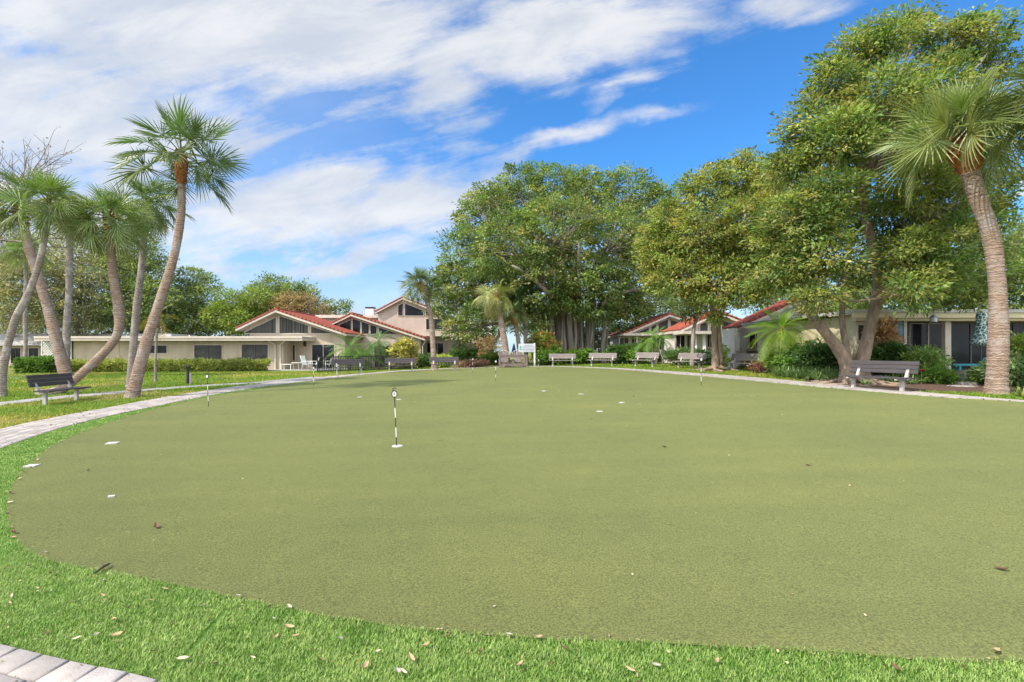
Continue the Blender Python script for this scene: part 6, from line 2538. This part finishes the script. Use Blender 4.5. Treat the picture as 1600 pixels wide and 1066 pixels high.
def hedge(label, pa, pb, dep, hgt, n, leaf, palette, seed):
    a, b = Vector(pa), Vector(pb)
    c = a.lerp(b, .5)
    t = thing('hedge', label, 'hedge', (c.x, c.y, Tz(c.x, c.y)))
    rg = np.random.default_rng(seed)
    # clumps over the five faces of a rounded block
    L = (b - a).length
    d = (b - a).normalized()
    s = Vector((-d.y, d.x, 0))
    u = rg.uniform(0, 1, n)
    f = rg.uniform(0, 1, n)
    wob = 0.05 * np.sin(u * L * 2.1 + seed) + 0.04 * np.sin(u * L * 5.3)
    front = f < .52
    v = np.where(front, -dep / 2 + rg.normal(0, .05, n), rg.uniform(-dep / 2, dep / 2, n))
    z = np.where(front, rg.uniform(.03, hgt, n), hgt + wob + rg.normal(0, .05, n))
    u = np.where(rg.uniform(0, 1, n) < .04, rg.choice([0.0, 1.0], n), u)
    base = np.array(a)[None] + np.outer(u * L, np.array(d)) + np.outer(v, np.array(s))
    base[:, 2] = T(base[:, 0], base[:, 1]) + z
    per = 26
    rep = np.repeat(np.arange(n), per)
    k = len(rep)
    loc = rg.normal(0, .5, (k, 3))
    C = base[rep] + loc * .17
    out = np.where(front[:, None], np.array(-s)[None] * 1.0, np.array([[0, 0, 1.0]]))
    D = unit(loc + out[rep] * .8 + rg.normal(0, .4, (k, 3)))
    N = unit(out[rep] * .8 + np.array([0, 0, .6]) + rg.normal(0, .5, (k, 3)))
    Lf = leaf * rg.uniform(.7, 1.3, k)
    V, Q = leaf_geo(C, D, N, Lf, Lf * .5)
    pal = np.array(palette)
    topness = np.clip((z - hgt * .55) / (hgt * .45), 0, 1)
    cc = pal[rg.integers(0, len(pal), n)] * rg.uniform(.75, 1.25, (n, 1))
    cv = cc[rep] * rg.uniform(.8, 1.2, (k, 1))
    np_mesh('foliage', V, Q, M_LEAF, np.repeat(cv, 4, axis=0), t, t.location)
    m = MB(t.location)
    rr = random.Random(seed)
    for i in range(int(L * 3)):
        q = a.lerp(b, (i + rr.random()) / (L * 3))
        zq = Tz(q.x, q.y)
        m.tube([(q.x, q.y, zq - .05), (q.x + rr.uniform(-.1, .1), q.y + rr.uniform(-.1, .1), zq + hgt * .5), (q.x + rr.uniform(-.2, .2), q.y + rr.uniform(-.2, .2), zq + hgt * .92)], [.03, .024, .012], 5, False)
    # woody core keeps daylight out of the clipped block
    a2, b2 = a + d * .25, b - d * .25
    za_, zb_ = Tz(a2.x, a2.y), Tz(b2.x, b2.y)
    ss_ = s * (dep * .22)
    m.hexa([a2 - ss_ + Vector((0, 0, za_)), b2 - ss_ + Vector((0, 0, zb_)), b2 + ss_ + Vector((0, 0, zb_)), a2 + ss_ + Vector((0, 0, za_)),
            a2 - ss_ + Vector((0, 0, za_ + hgt * .72)), b2 - ss_ + Vector((0, 0, zb_ + hgt * .72)), b2 + ss_ + Vector((0, 0, zb_ + hgt * .72)), a2 + ss_ + Vector((0, 0, za_ + hgt * .72))])
    m.build('stem', mat('hedge wood', (0.03, 0.035, 0.015), (0.045, 0.04, 0.025), 8, .95), t)
    return t


def flat(px, Y):
    return ((px - 800) / F * Y, Y, 0)


hedge('long clipped yellow green hedge along the wall of the low tan house', flat(118, 37.0), flat(417, 38.4), 1.0, .62, 1400, .14,
      [(0.24, 0.29, 0.07), (0.32, 0.35, 0.10), (0.17, 0.22, 0.055), (0.40, 0.39, 0.14)], 3)
hedge('short dark clipped hedge in front of the lattice', flat(38, 35.0), flat(90, 35.2), 1.3, .82, 400, .13, [(0.10, 0.19, 0.035), (0.075, 0.15, 0.03), (0.15, 0.24, 0.05)], 4)

shrub('yellow croton bush behind the grey bench', 631, 38.3, 1.9, 2.35, 190, 26, .24, YELO, 101, cr=.28)
shrub('rounded clipped green bush before the small house end', 771, 46, 2.4, 1.35, 170, 30, .16, [(0.10, 0.19, 0.03), (0.07, 0.14, 0.025), (0.16, 0.22, 0.04)], 102)
shrub('dark shrub below the two storey house wall', 660, 42, 2.4, 1.2, 110, 26, .18, DGR, 103)
shrub('yellow green plant at the foot of the palm by the two storey house', 690, 40.5, 1.3, 1.0, 60, 18, .34, [(0.24, 0.30, 0.05), (0.16, 0.24, 0.04)], 104, slim=.25)
shrub('purple leaved low plants in the far flower bed', 735, 39.5, 2.6, .62, 110, 22, .15, [(0.16, 0.08, 0.08), (0.22, 0.12, 0.10), (0.12, 0.10, 0.06), (0.28, 0.18, 0.14)], 105)
shrub('shaggy dark shrub beneath the hanging banyan leaves', 722, 43, 2.4, 1.9, 140, 26, .2, DGR, 106)
shrub('rust and green croton beside the white sign', 850, 40, 2.2, 2.7, 220, 26, .24, RUST, 107, cr=.3)
shrub('leafy green bush right behind the white sign post', 862, 39.2, 2.4, 1.5, 150, 26, .22, GRN, 108)
shrub('rusty leafless looking shrub behind the palms at the gap', 765, 52, 3.0, 3.2, 120, 20, .2, [(0.24, 0.16, 0.09), (0.18, 0.15, 0.06)], 109, cr=.4)
shrub('broad dark green bush left of the banyan bench', 905, 40.2, 2.3, 1.3, 130, 26, .24, GRN, 110)
shrub('dense dark bush behind the lawn benches by the banyan roots', 975, 38.5, 3.0, 1.55, 220, 28, .22, DGR, 111)
shrub('glossy bush at the foot of the off white house', 1008, 37.2, 2.6, 1.5, 180, 28, .2, GRN, 112)
shrub('grey green bush against the white columned house', 1080, 32.6, 2.9, 1.15, 170, 28, .2, [(0.10, 0.16, 0.06), (0.07, 0.12, 0.045)], 113)
shrub('bright yellow green sprout beside the hollowed tree trunk', 1131, 25.8, .45, 1.5, 30, 16, .16, [(0.30, 0.36, 0.04), (0.22, 0.30, 0.04)], 114, cr=.14)
shrub('orange and tan low plant behind the weathered bench', 1190, 24.2, 1.3, .55, 50, 20, .14, [(0.40, 0.20, 0.05), (0.26, 0.24, 0.05)], 115)
shrub('dark red low plant at the tip of the strappy bed', 1196, 22.6, 1.0, .45, 60, 20, .13, [(0.10, 0.045, 0.045), (0.16, 0.08, 0.06)], 116)
shrub('tall dark bush left of the forked trunks', 1276, 20.6, 2.4, 1.5, 260, 28, .15, DGR, 117)
shrub('bushy green shrub behind the strappy bed', 1238, 21.5, 2.2, 1.3, 200, 28, .15, GRN, 118)
shrub('bright variegated bush seen between the forked trunks', 1330, 20.8, 1.7, 2.1, 170, 24, .16, [(0.22, 0.28, 0.05), (0.14, 0.20, 0.04), (0.30, 0.34, 0.08)], 119)
shrub('dark leafy bush between the right hand trunk and the blue door', 1386, 18.4, 1.7, 1.35, 210, 28, .15, DGR, 120)
shrub('rust brown dried plant beside the blue door', 1379, 18.9, 1.0, 1.5, 110, 20, .2, [(0.27, 0.165, 0.095), (0.20, 0.12, 0.075), (0.33, 0.22, 0.13)], 121, z0=.75, slim=.25)
shrub('fine leaved bush with a red flower before the dark glass doors', 1442, 17.3, 1.6, 1.25, 240, 24, .12, [(0.13, 0.20, 0.05), (0.09, 0.16, 0.04), (0.18, 0.25, 0.08)], 122, slim=.3)
shrub('low bright green bush beside the stone steps', 1466, 16.6, 1.1, .5, 140, 26, .12, GRN, 123, slim=.28)
shrub('low green tuft on the other side of the stone steps', 1535, 16.2, .7, .5, 100, 26, .12, GRN, 124, slim=.25)
shrub('grey green shrub behind the foreground palm', 1578, 15.2, 1.6, 1.0, 180, 26, .12, [(0.12, 0.17, 0.08), (0.08, 0.13, 0.05)], 125)
shrub('ball headed green shrub at the frame edge', 1597, 15.6, .8, .75, 90, 26, .11, [(0.14, 0.22, 0.05), (0.2, 0.26, 0.06)], 126, z0=.85)
fl = thing('red_flower', 'single red flower among the fine leaved bush', 'flower', gz(1440, 16.5, 0))
m = MB()
m.tube([(0, 0, -.02), (0, 0, .42)], .008, 6)
m.build('stem', M_BARK, fl)
m = MB()
for i in range(7):
    a = i * .9
    m.add([(0, 0, .42), (.07 * math.cos(a) - .03 * math.sin(a), .07 * math.sin(a) + .03 * math.cos(a), .47), (.13 * math.cos(a), .13 * math.sin(a), .50), (.07 * math.cos(a) + .03 * math.sin(a), .07 * math.sin(a) - .03 * math.cos(a), .47)], [(0, 1, 2, 3)])
m.build('petals', mat('red petal', (0.55, 0.02, 0.03)), fl)


def strappy(label, x, y, n, ln, seed, c1=(0.09, 0.17, 0.045), c2=(0.20, 0.29, 0.11), w=.034, name='strappy_plant', group='strappy plants in the mulch bed'):
    t = thing(name, label, 'plant', (x, y, Tz(x, y)), group=group)
    rg = np.random.default_rng(seed)
    V, Q, C, k = [], [], [], 0
    for i in range(n):
        a = rg.uniform(0, 6.283)
        L = ln * rg.uniform(.65, 1.15)
        d = np.array([math.cos(a), math.sin(a), 0])
        s = np.array([-d[1], d[0], 0])
        el = rg.uniform(.5, 1.35)
        c = np.array(c1) + (np.array(c2) - np.array(c1)) * rg.uniform(0, 1)
        for j in range(6):
            q = j / 5
            p = d * (L * math.cos(el) * q + .02) + np.array([0, 0, L * (math.sin(el) * q - .55 * q * q * q)])
            ww = w * (1 - .9 * q ** 2) / 2
            V += [p - s * ww, p + s * ww]
            C += [c * rg.uniform(.9, 1.1)] * 2
        for j in range(5):
            Q.append((k + 2 * j, k + 2 * j + 1, k + 2 * j + 3, k + 2 * j + 2))
        k += 12
    np_mesh('leaves', np.array(V), np.array(Q), M_PALM, np.array(C), t)
    return t


rs = random.Random(31)
cnt = 0
for px, Y in ((1212, 21.4), (1222, 20.6), (1233, 20.9), (1241, 19.9), (1250, 20.4), (1256, 19.3), (1266, 19.8), (1272, 18.8), (1282, 19.2), (1288, 18.3), (1297, 18.7), (1230, 19.8), (1262, 18.6), (1278, 18.0), (1300, 17.9), (1216, 20.2), (1246, 19.0)):
    strappy('arching strap leaved plant in the mulch bed by the forked tree', (px - 800) / F * Y, Y, 46, .95, 200 + cnt)
    cnt += 1
for px, Y, l in ((1352, 16.4, .45), (1382, 16.9, .6), (1405, 16.6, .55), (1425, 16.4, .6), (1395, 17.2, .7)):
    strappy('low strap leaved plant behind the dark bench', (px - 800) / F * Y, Y, 36, l, 200 + cnt, group='low strap plants behind the dark bench')
    cnt += 1
strappy('spiky pale yucca at the frame edge behind the thick palm', (1590 - 800) / F * 15.0, 15.0, 40, .9, 301, (0.10, 0.17, 0.06), (0.2, 0.26, 0.1), .05, 'spiky_plant', None)
strappy('stiff silver leaved fan plant below the bright feather palm', (1203 - 800) / F * 23.5, 23.5, 60, 1.7, 302, (0.16, 0.20, 0.12), (0.30, 0.34, 0.22), .035, 'spiky_plant', None)
strappy('grassy tuft of yellow green leaves at the foot of the thick palm', (1596 - 800) / F * 12.6, 12.6, 40, .6, 303, (0.16, 0.22, 0.05), (0.28, 0.3, 0.08), .03, 'spiky_plant', None)
